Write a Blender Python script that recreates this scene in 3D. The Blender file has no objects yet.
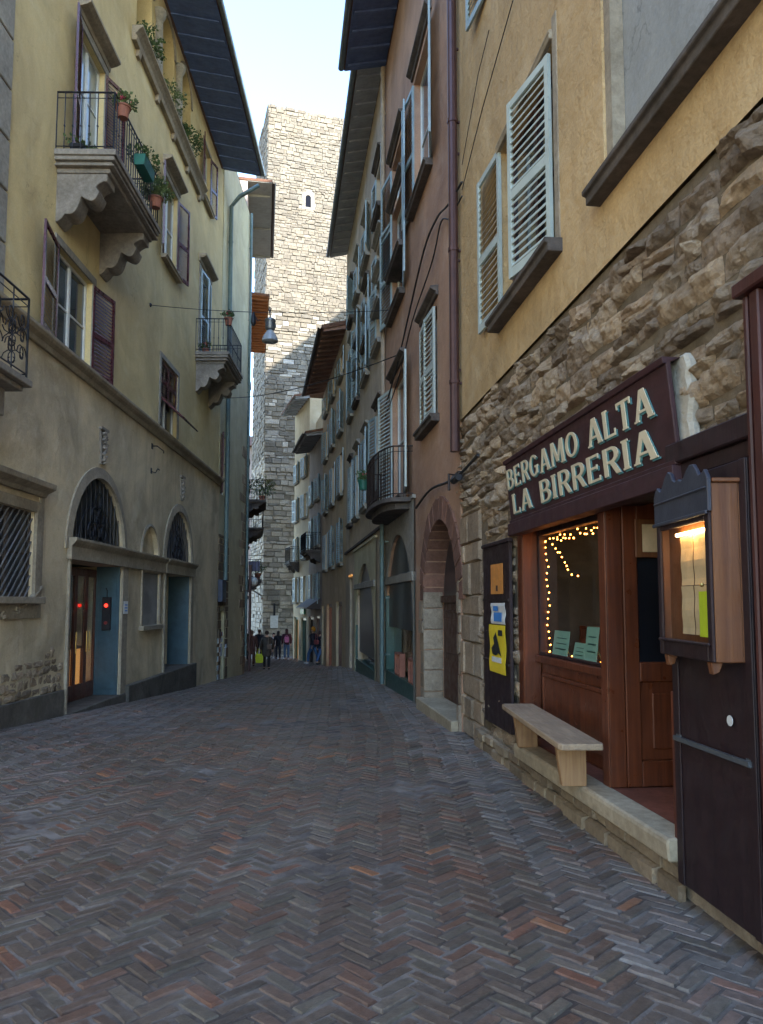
import bpy, math, random
from mathutils import Vector, Matrix, noise
random.seed(7)
PI = math.pi
W, H, F = 763, 1024, 767.0
YH = 603.0                     # horizon row of the photograph
PITCH = math.radians(4.6)
CY = YH - F*math.tan(PITCH)    # principal row
EYE = 1.65
COL = bpy.context.scene.collection

# ------------------------------------------------------------------ camera geometry helpers
def ray(px, py):
    u = (px-381.5)/F; v = (CY-py)/F
    c, s = math.cos(PITCH), math.sin(PITCH)
    return Vector((u, c - v*s, s + v*c))
def proj(P):
    c, s = math.cos(PITCH), math.sin(PITCH); y, z = P[1], P[2]-EYE
    d = y*c+z*s; return (381.5+F*P[0]/d, CY-F*(z*c-y*s)/d)
def at_z(px, py, z):
    r = ray(px, py); k = (z-EYE)/r.z
    return Vector((r.x*k, r.y*k, z))
def at_y(px, py, Y):
    r = ray(px, py); k = Y/r.y
    return Vector((r.x*k, Y, EYE + r.z*k))
def hdir(px):
    r = ray(px, YH); return Vector((r.x, r.y)).normalized()

def lerp_tab(tab, y):
    if y <= tab[0][0]: return tab[0][1]
    for (a, b), (c, d) in zip(tab, tab[1:]):
        if y <= c: return b + (d-b)*(y-a)/(c-a)
    return tab[-1][1]
TL = [(9.5,0),(12.4,-.18),(22.8,-.78),(30,-1.15),(36,-1.42),(46,-1.70),(50,-1.80),(80,-2.4)]
TR = [(9,0),(13,-.08),(17,-.2),(27.6,-.62),(36,-1.2),(46,-1.68),(50,-1.80),(80,-2.4)]
def gz(x, y):
    xr = 2.2-.12*y; xl = -5.1
    f = min(1, max(0, (x-xl)/(xr-xl) if xr > xl+1 else .5))
    z = lerp_tab(TL, y)*(1-f) + lerp_tab(TR, y)*f
    return z - .05*math.sin(PI*f)          # shallow gutter in the middle
def at_ground(px, py):
    z = -.5
    for _ in range(30):
        p = at_z(px, py, z); z = .5*z + .5*gz(p.x, p.y)
    return p

class Fac:
    """A facade plane. Local x runs along the wall, local y out into the street, z up."""
    def __init__(s, p, d):
        s.o = Vector((p[0], p[1])); s.d = Vector(d).normalized(); s.n = Vector((-s.d.y, s.d.x))
        s.ang = math.atan2(s.d.y, s.d.x)
    def hit(s, px, py, t=0):
        r = ray(px, py); rn = r.x*s.n.x + r.y*s.n.y
        k = (s.o.dot(s.n) + t)/rn
        p = Vector((r.x*k, r.y*k)) - s.o
        return (p.dot(s.d), EYE + r.z*k)
    def S(s, px, py, t=0): return s.hit(px, py, t)[0]
    def Z(s, px, py, t=0): return s.hit(px, py, t)[1]
    def w(s, a, t, z=0):
        p = s.o + s.d*a + s.n*t; return Vector((p.x, p.y, z))

# ------------------------------------------------------------------ materials
def col(c): return (c[0], c[1], c[2], 1)
class NT:
    def __init__(s, name):
        s.m = bpy.data.materials.new(name); s.m.use_nodes = True
        s.t = s.m.node_tree; s.t.nodes.clear()
        s.out = s.t.nodes.new('ShaderNodeOutputMaterial')
        s.b = s.t.nodes.new('ShaderNodeBsdfPrincipled')
        s.t.links.new(s.b.outputs[0], s.out.inputs[0])
        s.tc = s.t.nodes.new('ShaderNodeTexCoord')
    def n(s, typ, **kw):
        o = s.t.nodes.new(typ)
        for k, v in kw.items(): setattr(o, k, v)
        return o
    def l(s, a, b): s.t.links.new(a, b)
    def coord(s, scale=(1,1,1), space='Object'):
        mp = s.n('ShaderNodeMapping'); mp.inputs['Scale'].default_value = scale
        s.l(s.tc.outputs[space], mp.inputs[0]); return mp.outputs[0]
    def noise(s, scale, detail=5, rough=.6, vec=None, dist=0):
        o = s.n('ShaderNodeTexNoise'); o.inputs['Scale'].default_value = scale
        o.inputs['Detail'].default_value = detail; o.inputs['Roughness'].default_value = rough
        o.inputs['Distortion'].default_value = dist
        s.l(vec or s.coord(), o.inputs['Vector']); return o.outputs['Fac']
    def ramp(s, fac, a, b, ca=(0,0,0), cb=(1,1,1)):
        o = s.n('ShaderNodeValToRGB'); o.color_ramp.elements[0].position = a; o.color_ramp.elements[1].position = b
        o.color_ramp.elements[0].color = col(ca); o.color_ramp.elements[1].color = col(cb)
        s.l(fac, o.inputs[0]); return o.outputs[0]
    def mix(s, fac, a, b, mode='MIX'):
        o = s.n('ShaderNodeMix', data_type='RGBA', blend_type=mode)
        for sock, v in ((o.inputs[0], fac), (o.inputs[6], a), (o.inputs[7], b)):
            if isinstance(v, (int, float)): sock.default_value = v
            elif isinstance(v, tuple): sock.default_value = col(v)
            else: s.l(v, sock)
        return o.outputs[2]
    def bump(s, h, dist=.01, strength=1, prev=None):
        o = s.n('ShaderNodeBump'); o.inputs['Distance'].default_value = dist; o.inputs['Strength'].default_value = strength
        s.l(h, o.inputs['Height'])
        if prev: s.l(prev, o.inputs['Normal'])
        return o.outputs[0]
    def fin(s, c, rough=.8, nrm=None, spec=.5, metal=0, coat=0):
        if isinstance(c, tuple): s.b.inputs['Base Color'].default_value = col(c)
        else: s.l(c, s.b.inputs['Base Color'])
        if isinstance(rough, (int, float)): s.b.inputs['Roughness'].default_value = rough
        else: s.l(rough, s.b.inputs['Roughness'])
        s.b.inputs['Specular IOR Level'].default_value = spec
        s.b.inputs['Metallic'].default_value = metal
        s.b.inputs['Coat Weight'].default_value = coat
        if nrm: s.l(nrm, s.b.inputs['Normal'])
        return s.m

def plaster(name, c, dark=None, light=None, bump=.012, streak=.6, scale=1.0, patch=.5):
    """old lime render: broad discoloured patches, vertical rain streaks, trowel bumps, specks"""
    t = NT(name)
    dark = dark or tuple(x*.62 for x in c); light = light or tuple(min(.8, x*1.22) for x in c)
    big = t.noise(.55*scale, 6, .62, dist=.6)
    cc = t.mix(t.ramp(big, .38, .62), dark, c)
    mid = t.noise(1.7*scale, 8, .7, dist=.3)
    cc = t.mix(t.ramp(mid, .50, .74, (0,0,0), (patch,)*3), cc, light)
    st = t.noise(1.0, 6, .65, vec=t.coord((3.2, 3.2, .22)))
    cc = t.mix(t.ramp(st, .52, .78, (0,0,0), (streak,)*3), cc, dark)
    fine = t.noise(38, 5, .7)
    cc = t.mix(.42, cc, t.ramp(fine, .25, .75, (.45,.45,.45), (1,1,1)), 'MULTIPLY')
    vo = t.n('ShaderNodeTexVoronoi', feature='DISTANCE_TO_EDGE'); vo.inputs['Scale'].default_value = .8
    dv = t.n('ShaderNodeVectorMath', operation='ADD'); nz = t.n('ShaderNodeTexNoise'); nz.inputs['Scale'].default_value = 2.5; nz.inputs['Detail'].default_value = 6
    t.l(t.coord(), nz.inputs['Vector']); t.l(t.coord(), dv.inputs[0]); t.l(nz.outputs['Color'], dv.inputs[1]); t.l(dv.outputs[0], vo.inputs['Vector'])
    ck = t.mix(1.0, t.ramp(vo.outputs['Distance'], .002, .010, (.55,)*3, (0,0,0)), t.ramp(t.noise(.9, 3, .6), .48, .6), 'MULTIPLY')
    cc = t.mix(ck, cc, tuple(x*.38 for x in c))
    pz_ = t.ramp(t.noise(.75*scale, 4, .5, vec=t.coord((1,1,1.7)), dist=.3), .60, .68, (0,0,0), (.16,)*3)
    cc = t.mix(pz_, cc, tuple(min(.8, x*1.1+.06) for x in light))
    sp = t.noise(6.5, 8, .8)
    cc = t.mix(t.ramp(sp, .66, .72, (0,0,0), (.4,)*3), cc, tuple(x*.5 for x in c))
    n1 = t.bump(t.noise(3.2, 6, .6), bump*2.2, .8)
    n2 = t.bump(fine, bump*.25, .8, n1)
    return t.fin(cc, .88, n2, .3)
def paint(name, c, rough=.45, var=.25, scale=4, wear=None, spec=.5, grain=0):
    t = NT(name)
    cc = t.mix(t.ramp(t.noise(scale, 6, .65), .3, .7), tuple(x*(1-var) for x in c), tuple(min(1, x*(1+var)) for x in c))
    if wear:
        cc = t.mix(t.ramp(t.noise(11, 8, .75), .58, .66, (0,0,0), (.8,)*3), cc, wear)
    h = t.noise(60 if not grain else 1, 4, .6, vec=t.coord((30, 30, 1.6)) if grain else None)
    if grain: cc = t.mix(grain, cc, t.ramp(h, .3, .7, (.35,.35,.35), (1,1,1)), 'MULTIPLY')
    r = t.ramp(t.noise(9, 5, .7), .3, .7, (rough*.8,)*3, (min(1, rough*1.25),)*3)
    return t.fin(cc, r, t.bump(h, .0015, .6), spec)
def stone(name, c, dark, bump=.02, scale=1, tint=False, rough=.9, moss=None):
    t = NT(name)
    cc = t.mix(t.ramp(t.noise(1.3*scale, 8, .68, dist=.5), .34, .66), dark, c)
    f = t.noise(14*scale, 8, .72)
    cc = t.mix(.75, cc, t.ramp(f, .28, .72, (.42,.40,.38), (1.0,1.0,1.0)), 'MULTIPLY')
    if moss: cc = t.mix(t.ramp(t.noise(2.4*scale, 7, .7), .55, .7, (0,0,0), (.7,)*3), cc, moss)
    if tint:
        a = t.n('ShaderNodeAttribute', attribute_name='tint')
        cc = t.mix(1.0, cc, a.outputs['Color'], 'MULTIPLY')
    n1 = t.bump(t.noise(5*scale, 8, .7), bump, .9); n2 = t.bump(f, bump*.5, .9, n1)
    return t.fin(cc, rough, n2, .25)
def wood(name, c, dark, rough=.42, vec=(22, 22, 1.1), spec=.5):
    t = NT(name)
    g = t.noise(1, 7, .65, vec=t.coord(vec), dist=.8)
    cc = t.mix(t.ramp(g, .3, .7), dark, c)
    cc = t.mix(t.ramp(t.noise(2.1, 6, .7), .45, .75, (0,0,0), (.55,)*3), cc, tuple(x*.55 for x in dark))
    return t.fin(cc, t.ramp(t.noise(7, 5, .6), .3, .7, (rough*.75,)*3, (min(1,rough*1.4),)*3), t.bump(g, .003, .6), spec)
def metal(name, c, rough=.5, m=.6, var=.3):
    t = NT(name)
    cc = t.mix(t.ramp(t.noise(5, 7, .7), .35, .7), tuple(x*(1-var) for x in c), c)
    return t.fin(cc, rough, t.bump(t.noise(30, 4, .6), .001, .6), .5, m)
def darkglass(name, c=(.02,.028,.035), rough=.06):
    t = NT(name)
    cc = t.mix(t.ramp(t.noise(.9, 4, .6), .4, .6), c, tuple(x*2.6 for x in c))
    return t.fin(cc, rough, t.bump(t.noise(1.1, 2, .5), .006, .5), .8)
def clearglass(name):
    t = NT(name)
    g = t.n('ShaderNodeBsdfGlossy'); g.inputs['Roughness'].default_value = .03
    tr = t.n('ShaderNodeBsdfTransparent'); tr.inputs[0].default_value = (.93,.95,.94,1)
    lw = t.n('ShaderNodeLayerWeight'); lw.inputs[0].default_value = .5
    pw = t.n('ShaderNodeMath', operation='POWER'); t.l(lw.outputs['Facing'], pw.inputs[0]); pw.inputs[1].default_value = 4
    fr = t.n('ShaderNodeMath', operation='MULTIPLY_ADD'); t.l(pw.outputs[0], fr.inputs[0]); fr.inputs[1].default_value = .45; fr.inputs[2].default_value = .03
    mx = t.n('ShaderNodeMixShader'); t.l(fr.outputs[0], mx.inputs[0]); t.l(tr.outputs[0], mx.inputs[1]); t.l(g.outputs[0], mx.inputs[2])
    t.l(mx.outputs[0], t.out.inputs[0]); return t.m
def emit(name, c, k):
    t = NT(name); t.b.inputs['Emission Color'].default_value = col(c); t.b.inputs['Emission Strength'].default_value = k
    return t.fin(c, .5)
def plain(name, c, rough=.7, var=.15, scale=8): return paint(name, c, rough, var, scale)

M = {}
M['plaster_l'] = plaster('plaster_yellow_cream', (.74,.58,.28), (.56,.43,.21), (.76,.65,.38), streak=.6)
M['render_l'] = plaster('render_ground_floor', (.74,.595,.37), (.44,.355,.225), (.77,.66,.47), streak=.8, bump=.02)
M['plaster_r'] = plaster('plaster_ochre', (.62,.42,.20), (.46,.31,.145), (.66,.51,.30), streak=.7, bump=.03)
M['plaster_red'] = plaster('plaster_red', (.53,.315,.195), (.36,.21,.135), (.57,.42,.31), streak=.6, bump=.02)
M['plaster_grey'] = plaster('plaster_greyish', (.60,.47,.32), (.40,.315,.22), (.64,.53,.39), streak=.7)
M['plaster_peach'] = plaster('plaster_peach', (.64,.47,.28), (.48,.35,.21), (.68,.54,.36))
M['plaster_pink'] = plaster('plaster_pinkgrey', (.44,.35,.29), (.31,.25,.21), (.5,.42,.36))
M['plaster_cream'] = plaster('plaster_cream', (.66,.54,.34), (.52,.41,.26), (.7,.6,.43))
M['plaster_pale'] = plaster('plaster_pale', (.62,.56,.34), (.46,.40,.25), (.66,.62,.45), streak=.4)
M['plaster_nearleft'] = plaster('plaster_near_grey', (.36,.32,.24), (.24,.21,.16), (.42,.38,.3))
M['trim_grey'] = stone('trim_grey_stone', (.42,.39,.32), (.27,.25,.21), .008)
M['trim_warm'] = stone('trim_warm_stone', (.46,.39,.28), (.29,.24,.17), .010)
M['trim_dark'] = stone('trim_dark_stone', (.17,.14,.12), (.08,.07,.06), .012)
M['corbel'] = stone('corbel_stone', (.38,.34,.28), (.21,.185,.15), .012)
M['plinth'] = stone('plinth_stone', (.19,.165,.13), (.08,.07,.055), .02, moss=(.09,.085,.05))
M['rubble'] = stone('rubble_stone', (.64,.50,.35), (.34,.265,.185), .05, 1.9, tint=True)
M['mortar'] = stone('mortar_bed', (.27,.21,.14), (.15,.12,.08), .03)
M['limestone'] = stone('limestone_blocks', (.52,.42,.30), (.32,.255,.18), .03, 1.4, tint=True)
M['tower'] = stone('tower_stone', (.37,.335,.275), (.27,.24,.195), .04, .8, tint=True)
M['tower_mortar'] = stone('tower_mortar', (.34,.305,.25), (.25,.225,.18), .03)
M['sill_stone'] = stone('threshold_stone', (.56,.46,.31), (.36,.29,.19), .010)
M['maroon'] = paint('maroon_paint', (.075,.018,.025), .28, .25)
M['blue_paint'] = paint('violet_blue_paint', (.13,.10,.26), .35, .25)
M['white_paint'] = paint('off_white_paint', (.62,.62,.56), .45, .12)
M['sage'] = paint('sage_grey_paint', (.42,.47,.42), .5, .12, wear=(.30,.32,.28))
M['bluegrey'] = paint('blue_grey_paint', (.27,.345,.35), .45, .2)
M['greenteal'] = paint('dark_green_paint', (.018,.075,.06), .35, .3)
M['teal_panel'] = paint('teal_panel_paint', (.035,.075,.095), .4, .25)
M['shopfront'] = wood('oxblood_wood', (.027,.010,.011), (.014,.006,.007), .5)
M['mahogany'] = wood('mahogany_wood', (.17,.045,.016), (.065,.018,.008), .34)
M['mahogany_box'] = wood('menu_box_wood', (.21,.080,.026), (.11,.036,.013), .42)
M['bench_wood'] = wood('weathered_wood', (.46,.33,.20), (.24,.165,.10), .62, (2.0,26,26))
M['bench_leg'] = wood('honey_wood', (.42,.24,.10), (.24,.12,.05), .55)
M['door_brown'] = wood('brown_door_wood', (.09,.038,.022), (.045,.018,.012), .5)
M['walnut'] = wood('entrance_door_wood', (.13,.04,.018), (.06,.018,.01), .35)
M['soffit_dark'] = wood('soffit_boards', (.12,.17,.32), (.08,.11,.21), .7, (14,1.2,14))
M['soffit_grey'] = wood('soffit_grey_boards', (.40,.40,.41), (.28,.28,.29), .75, (14,1.2,14))
M['soffit_orange'] = wood('soffit_orange_boards', (.50,.20,.07), (.30,.11,.035), .7, (14,1.2,14))
M['soffit_brown'] = wood('soffit_brown_boards', (.36,.20,.14), (.20,.11,.08), .7, (14,1.2,14))
M['roof_tile'] = stone('roof_tiles', (.26,.13,.08), (.14,.075,.05), .03)
M['iron'] = metal('wrought_iron', (.022,.022,.026), .45, .5)
M['ironb'] = metal('brown_iron', (.05,.035,.03), .5, .5)
M['pipe_green'] = metal('verdigris_pipe', (.13,.19,.18), .5, .2)
M['pipe_brown'] = metal('brown_pipe', (.10,.05,.045), .38, .35)
M['pipe_buff'] = metal('buff_pipe', (.36,.28,.19), .5, .1)
M['zinc'] = metal('zinc', (.22,.24,.25), .4, .7)
M['cable'] = plain('black_cable', (.015,.015,.016), .6)
M['glass'] = darkglass('window_glass')
M['glass_pale'] = darkglass('curtained_glass', (.12,.14,.135), .08)
M['glass_black'] = darkglass('fanlight_glass', (.006,.008,.011), .3)
M['clear'] = clearglass('clear_glass')
M['curtain'] = plain('curtain_cloth', (.5,.5,.46), .9)
M['cream_letter'] = paint('cream_letter_paint', (.62,.53,.36), .5, .1)
M['teal_letter'] = paint('teal_letter_edge', (.07,.19,.19), .5, .1)
M['sign_board'] = wood('sign_board_paint', (.052,.017,.019), (.034,.012,.014), .5, (1.5,12,12))
M['brick_arch'] = stone('arch_bricks', (.34,.175,.12), (.20,.11,.08), .015, tint=True)
M['paver'] = None
M['bulb'] = emit('fairy_bulb', (1.0,.30,.045), 4.5)
M['lamp_on'] = emit('lamp_tube', (1.0,.62,.24), 9)
M['redled'] = emit('red_led', (1.0,.02,.01), 1.0)
M['warm_panel'] = emit('lit_display', (1.0,.46,.12), .07)
M['paper'] = plain('aged_paper', (.62,.45,.25), .8, .2, 5)
M['paper_white'] = plain('white_paper', (.62,.62,.58), .8)
M['yellow_paper'] = plain('yellow_paper', (.75,.55,.02), .7, .08)
M['lime_paper'] = plain('lime_paper', (.55,.65,.02), .7, .08)
M['blue_print'] = plain('blue_print', (.05,.22,.55), .6)
M['black_print'] = plain('black_print', (.012,.012,.012), .6)
M['orange_plate'] = plain('orange_plate', (.60,.24,.05), .5, .2)
M['green_card'] = plain('pale_green_card', (.20,.36,.27), .7, .1)
M['bottle'] = darkglass('bottle_glass', (.01,.03,.015), .08)
M['leaf'] = plain('leaf_green', (.055,.10,.025), .6, .45, 12)
M['leaf2'] = plain('leaf_pale', (.10,.14,.045), .6, .4, 12)
M['terracotta'] = plain('terracotta', (.27,.10,.06), .8, .3)
M['flower'] = plain('pink_flower', (.55,.06,.10), .6, .2)
M['pot_green'] = plain('green_planter', (.015,.12,.08), .5)
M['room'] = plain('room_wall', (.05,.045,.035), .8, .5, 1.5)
M['room_floor'] = stone('terracotta_tiles', (.28,.09,.05), (.16,.055,.03), .004)
M['skin'] = plain('skin', (.48,.28,.20), .6, .08)

# ------------------------------------------------------------------ mesh builder
class MB:
    def __init__(s): s.v = []; s.f = []; s.t = []; s.mi = []; s.cur = (1,1,1); s.m = 0; s.M = None
    def add(s, vs, fs):
        k = len(s.v)
        for p in vs:
            p = Vector(p)
            if s.M is not None: p = s.M @ p
            s.v.append(p); s.t.append(s.cur)
        for f in fs: s.f.append(tuple(i+k for i in f)); s.mi.append(s.m)
        return s
    def quad(s, a, b, c, d): return s.add([a, b, c, d], [(0,1,2,3)])
    def hexa(s, p): return s.add(p, [(0,3,2,1),(4,5,6,7),(0,1,5,4),(1,2,6,5),(2,3,7,6),(3,0,4,7)])
    def box(s, x0, x1, y0, y1, z0, z1):
        return s.hexa([(x0,y0,z0),(x1,y0,z0),(x1,y1,z0),(x0,y1,z0),(x0,y0,z1),(x1,y0,z1),(x1,y1,z1),(x0,y1,z1)])
    def prism(s, pts, f0, f1):
        """pts: list of 2-D points, f0/f1: functions turning a 2-D point into 3-D near/far"""
        n = len(pts)
        return s.add([f0(p) for p in pts] + [f1(p) for p in pts],
                     [tuple(range(n)), tuple(range(2*n-1, n-1, -1))] + [(i, i+n, (i+1) % n+n, (i+1) % n) for i in range(n)])
    def prism_y(s, pts, y0, y1): return s.prism(pts, lambda p: (p[0], y0, p[1]), lambda p: (p[0], y1, p[1]))
    def prism_x(s, pts, x0, x1): return s.prism(pts, lambda p: (x0, p[0], p[1]), lambda p: (x1, p[0], p[1]))
    def prism_z(s, pts, z0, z1): return s.prism(pts, lambda p: (p[0], p[1], z0), lambda p: (p[0], p[1], z1))
    def tube(s, path, r, n=8, cap=True):
        P = [Vector(p) for p in path]; R = r if isinstance(r, (list, tuple)) else [r]*len(P)
        rings = []; prev = None
        for i, p in enumerate(P):
            d = (P[min(i+1, len(P)-1)] - P[max(i-1, 0)]).normalized()
            a = d.orthogonal().normalized() if prev is None else (prev - d*prev.dot(d)).normalized()
            prev = a; b = d.cross(a)
            rings.append([p + (a*math.cos(2*PI*j/n) + b*math.sin(2*PI*j/n))*R[i] for j in range(n)])
        vs = [q for rg in rings for q in rg]; fs = []
        for i in range(len(P)-1):
            for j in range(n):
                fs.append((i*n+j, i*n+(j+1) % n, (i+1)*n+(j+1) % n, (i+1)*n+j))
        if cap: fs.append(tuple(range(n-1, -1, -1))); fs.append(tuple((len(P)-1)*n+j for j in range(n)))
        return s.add(vs, fs)
    def lathe(s, prof, c, n=14):
        """prof: (radius, z) from bottom to top about centre c"""
        vs = []; fs = []
        for r, z in prof:
            for j in range(n): vs.append((c[0]+r*math.cos(2*PI*j/n), c[1]+r*math.sin(2*PI*j/n), c[2]+z))
        for i in range(len(prof)-1):
            for j in range(n): fs.append((i*n+j, i*n+(j+1) % n, (i+1)*n+(j+1) % n, (i+1)*n+j))
        fs.append(tuple(range(n-1, -1, -1))); fs.append(tuple((len(prof)-1)*n+j for j in range(n)))
        return s.add(vs, fs)
    def ball(s, c, r, n=8, m=6):
        rr = r if isinstance(r, (tuple, list)) else (r, r, r)
        vs = [(c[0], c[1], c[2]-rr[2])]; fs = []
        for i in range(1, m):
            a = -PI/2 + PI*i/m
            for j in range(n): vs.append((c[0]+rr[0]*math.cos(a)*math.cos(2*PI*j/n), c[1]+rr[1]*math.cos(a)*math.sin(2*PI*j/n), c[2]+rr[2]*math.sin(a)))
        vs.append((c[0], c[1], c[2]+rr[2])); L = len(vs)-1
        for j in range(n):
            fs.append((0, 1+(j+1) % n, 1+j)); fs.append((L, L-n+j, L-n+(j+1) % n))
        for i in range(m-2):
            for j in range(n): a = 1+i*n; fs.append((a+j, a+(j+1) % n, a+n+(j+1) % n, a+n+j))
        return s.add(vs, fs)
    def build(s, name, mat, parent=None, bevel=0, smooth=False, seg=1):
        me = bpy.data.meshes.new(name); me.from_pydata(s.v, [], s.f)
        for m in (mat if isinstance(mat, (list, tuple)) else [mat]): me.materials.append(m)
        if any(s.mi): me.polygons.foreach_set('material_index', s.mi)
        ca = me.color_attributes.new('tint', 'FLOAT_COLOR', 'POINT')
        ca.data.foreach_set('color', [x for c in s.t for x in (c[0], c[1], c[2], 1)])
        if smooth: me.polygons.foreach_set('use_smooth', [True]*len(me.polygons))
        me.update()
        o = bpy.data.objects.new(name, me); COL.objects.link(o)
        if parent: o.parent = parent
        if bevel:
            b = o.modifiers.new('bevel', 'BEVEL'); b.width = bevel; b.segments = seg; b.limit_method = 'ANGLE'
        return o

def tag(o, label=None, cat=None, group=None, kind=None):
    if label: o['label'] = label
    if cat: o['category'] = cat
    if group: o['group'] = group
    if kind: o['kind'] = kind
    return o
def thing(name, label, cat, loc=(0,0,0), rz=0, group=None):
    o = bpy.data.objects.new(name, None); COL.objects.link(o); o.empty_display_size = .2
    o.location = loc; o.rotation_euler = (0,0,rz)
    return tag(o, label, cat, group)
def fthing(name, label, cat, fac, s, t, z, group=None):
    return thing(name, label, cat, fac.w(s, t, z), fac.ang, group)

# ------------------------------------------------------------------ facades pieces
def arc_pts(a, b, spring, crown, n=14):
    cx = (a+b)/2; rx = (b-a)/2; rz = crown-spring
    return [(cx - rx*math.cos(PI*i/n), spring + rz*math.sin(PI*i/n)) for i in range(n+1)]
def facade(mb, s0, s1, z0, z1, ops, depth=.22, t=0):
    """wall sheet with real openings. op = (a, b, c, d, arch[, depth]); arch = rise of the curved head (0 = square)"""
    xs = sorted({s0, s1} | {q for o in ops for q in o[:2] if s0 < q < s1}); zs = sorted({z0, z1} | {q for o in ops for q in o[2:4] if z0 < q < z1})
    for i in range(len(xs)-1):
        for j in range(len(zs)-1):
            mx, mz = (xs[i]+xs[i+1])/2, (zs[j]+zs[j+1])/2
            if any(o[0] < mx < o[1] and o[2] < mz < o[3] for o in ops): continue
            mb.quad((xs[i+1],t,zs[j]), (xs[i],t,zs[j]), (xs[i],t,zs[j+1]), (xs[i+1],t,zs[j+1]))
    for o in ops:
        a, b, c, d, arch = o[:5]; dp = o[5] if len(o) > 5 else depth
        sp = d-arch
        for s in (a, b): mb.quad((s,t,c), (s,t,sp), (s,t-dp,sp), (s,t-dp,c))
        mb.quad((a,t,c), (b,t,c), (b,t-dp,c), (a,t-dp,c))
        if not arch: mb.quad((a,t,d), (b,t,d), (b,t-dp,d), (a,t-dp,d))
        else:
            P = arc_pts(a, b, sp, d, 18)
            for p, q in zip(P, P[1:]):
                mb.quad((p[0],t,p[1]), (q[0],t,q[1]), (q[0],t-dp,q[1]), (p[0],t-dp,p[1]))
                mb.quad((q[0],t,q[1]), (p[0],t,p[1]), (p[0],t,d), (q[0],t,d))
    return mb
def body(mb, s0, s1, z0, z1, deep, t=0):
    """the other walls and the ceiling behind a facade sheet"""
    mb.quad((s0,t,z0), (s0,t,z1), (s0,t-deep,z1), (s0,t-deep,z0)); mb.quad((s1,t,z0), (s1,t,z1), (s1,t-deep,z1), (s1,t-deep,z0))
    mb.quad((s0,t-deep,z0), (s0,t-deep,z1), (s1,t-deep,z1), (s1,t-deep,z0))
    mb.quad((s0,t,z1), (s1,t,z1), (s1,t-deep,z1), (s0,t-deep,z1))
def shutter(parent, hinge, width, z0, z1, ang, side, mat, t=0.0, slat=.055, mid=.46, th=.035, label=None):
    """louvred leaf. side=+1: closed leaf runs to +x from its hinge, -1: to -x. ang 0 closed, 180 flat on the wall"""
    mb = MB(); a = math.radians(ang)
    R = Matrix.Translation((hinge, t, 0)) @ Matrix.Rotation(a*side, 4, 'Z') @ Matrix.Diagonal((side,1,1,1))
    # leaf plane local: x 0..width, y thickness
    mb.M = R; ya, yb, yc, yd = (.004,.010,th-.006,th-.002) if ang > 90 else (th-.006,th-.002,.004,.010); sp2 = .74 if ang > 90 and mat is M['maroon'] else .52; w = .06 if width > .35 else .045
    mb.box(0, w, 0, th, z0, z1); mb.box(width-w, width, 0, th, z0, z1)
    zm = z0+(z1-z0)*mid
    for a0, a1 in ((z0, z0+.09), (zm-.045, zm+.045), (z1-.07, z1)): mb.box(w, width-w, 0.003, th-.003, a0, a1)
    for lo, hi in ((z0+.09, zm-.045), (zm+.045, z1-.07)):
        n = max(3, int((hi-lo)/slat)); st = (hi-lo)/n
        for i in range(n):
            z = lo+st*(i+.1)
            mb.hexa([(w,ya,z),(width-w,ya,z),(width-w,yb,z+.008),(w,yb,z+.008),
                     (w,yc,z+st*sp2),(width-w,yc,z+st*sp2),(width-w,yd,z+st*(sp2+.1)),(w,yd,z+st*(sp2+.1))])
    o = mb.build('shutter', mat, parent)
    if label: o['label'] = label
    return o
def window(root, a, b, c, d, depth=.16, frame=None, pane=None, t=0, name='window', mull=1, bars=1, arch=0):
    frame = frame or M['white_paint']; pane = pane or M['glass']
    f = MB(); w = .055; y0, y1 = t-depth, t-depth+.06
    f.box(a, a+w, y0, y1, c, d-arch); f.box(b-w, b, y0, y1, c, d-arch); f.box(a+w, b-w, y0, y1, c, c+w)
    if not arch: f.box(a+w, b-w, y0, y1, d-w, d)
    else:
        P = arc_pts(a, b, d-arch, d, 14); Q = arc_pts(a+w, b-w, d-arch, d-w, 14)
        for i in range(14):
            f.hexa([(P[i][0],y0,P[i][1]),(P[i+1][0],y0,P[i+1][1]),(Q[i+1][0],y0,Q[i+1][1]),(Q[i][0],y0,Q[i][1]),
                    (P[i][0],y1,P[i][1]),(P[i+1][0],y1,P[i+1][1]),(Q[i+1][0],y1,Q[i+1][1]),(Q[i][0],y1,Q[i][1])])
    for k in range(mull):
        x = a+(b-a)*(k+1)/(mull+1); f.box(x-.04, x+.04, y0+.002, y1+.004, c+w, d-w)
    for k in range(bars):
        z = c+(d-c)*(k+1)/(bars+1)*1.0; f.box(a+w, b-w, y0+.012, y1-.012, z-.016, z+.016)
    o = f.build(name, frame, root)
    p = MB(); p.box(a+.01, b-.01, y0+.018, y0+.03, c+.01, d-arch-.01)
    if arch: p.prism_y(arc_pts(a+.01, b-.01, d-arch-.011, d-.01, 14), y0+.018, y0+.03)
    p.build('pane', pane, o)
    return o
def surround(win, a, b, c, d, w, mat, proud=.03, t=0, sill=None, lintel=None, bottom=True):
    f = MB()
    f.box(a-w, a, t-.002, t+proud, c, d); f.box(b, b+w, t-.002, t+proud, c, d); f.box(a-w, b+w, t-.002, t+proud, d, d+w)
    f.build('surround', mat, win, .006)
def sill(win, a, b, z, mat, out=.13, h=.09, ext=.12, t=0):
    f = MB(); f.prism_x([(t-.18,z-h),(t+out-.03,z-h),(t+out-.03,z-h*.45),(t+out,z-h*.35),(t+out,z),(t-.18,z+.004)], a-ext, b+ext)
    return f.build('sill', mat, win, .006)
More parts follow.
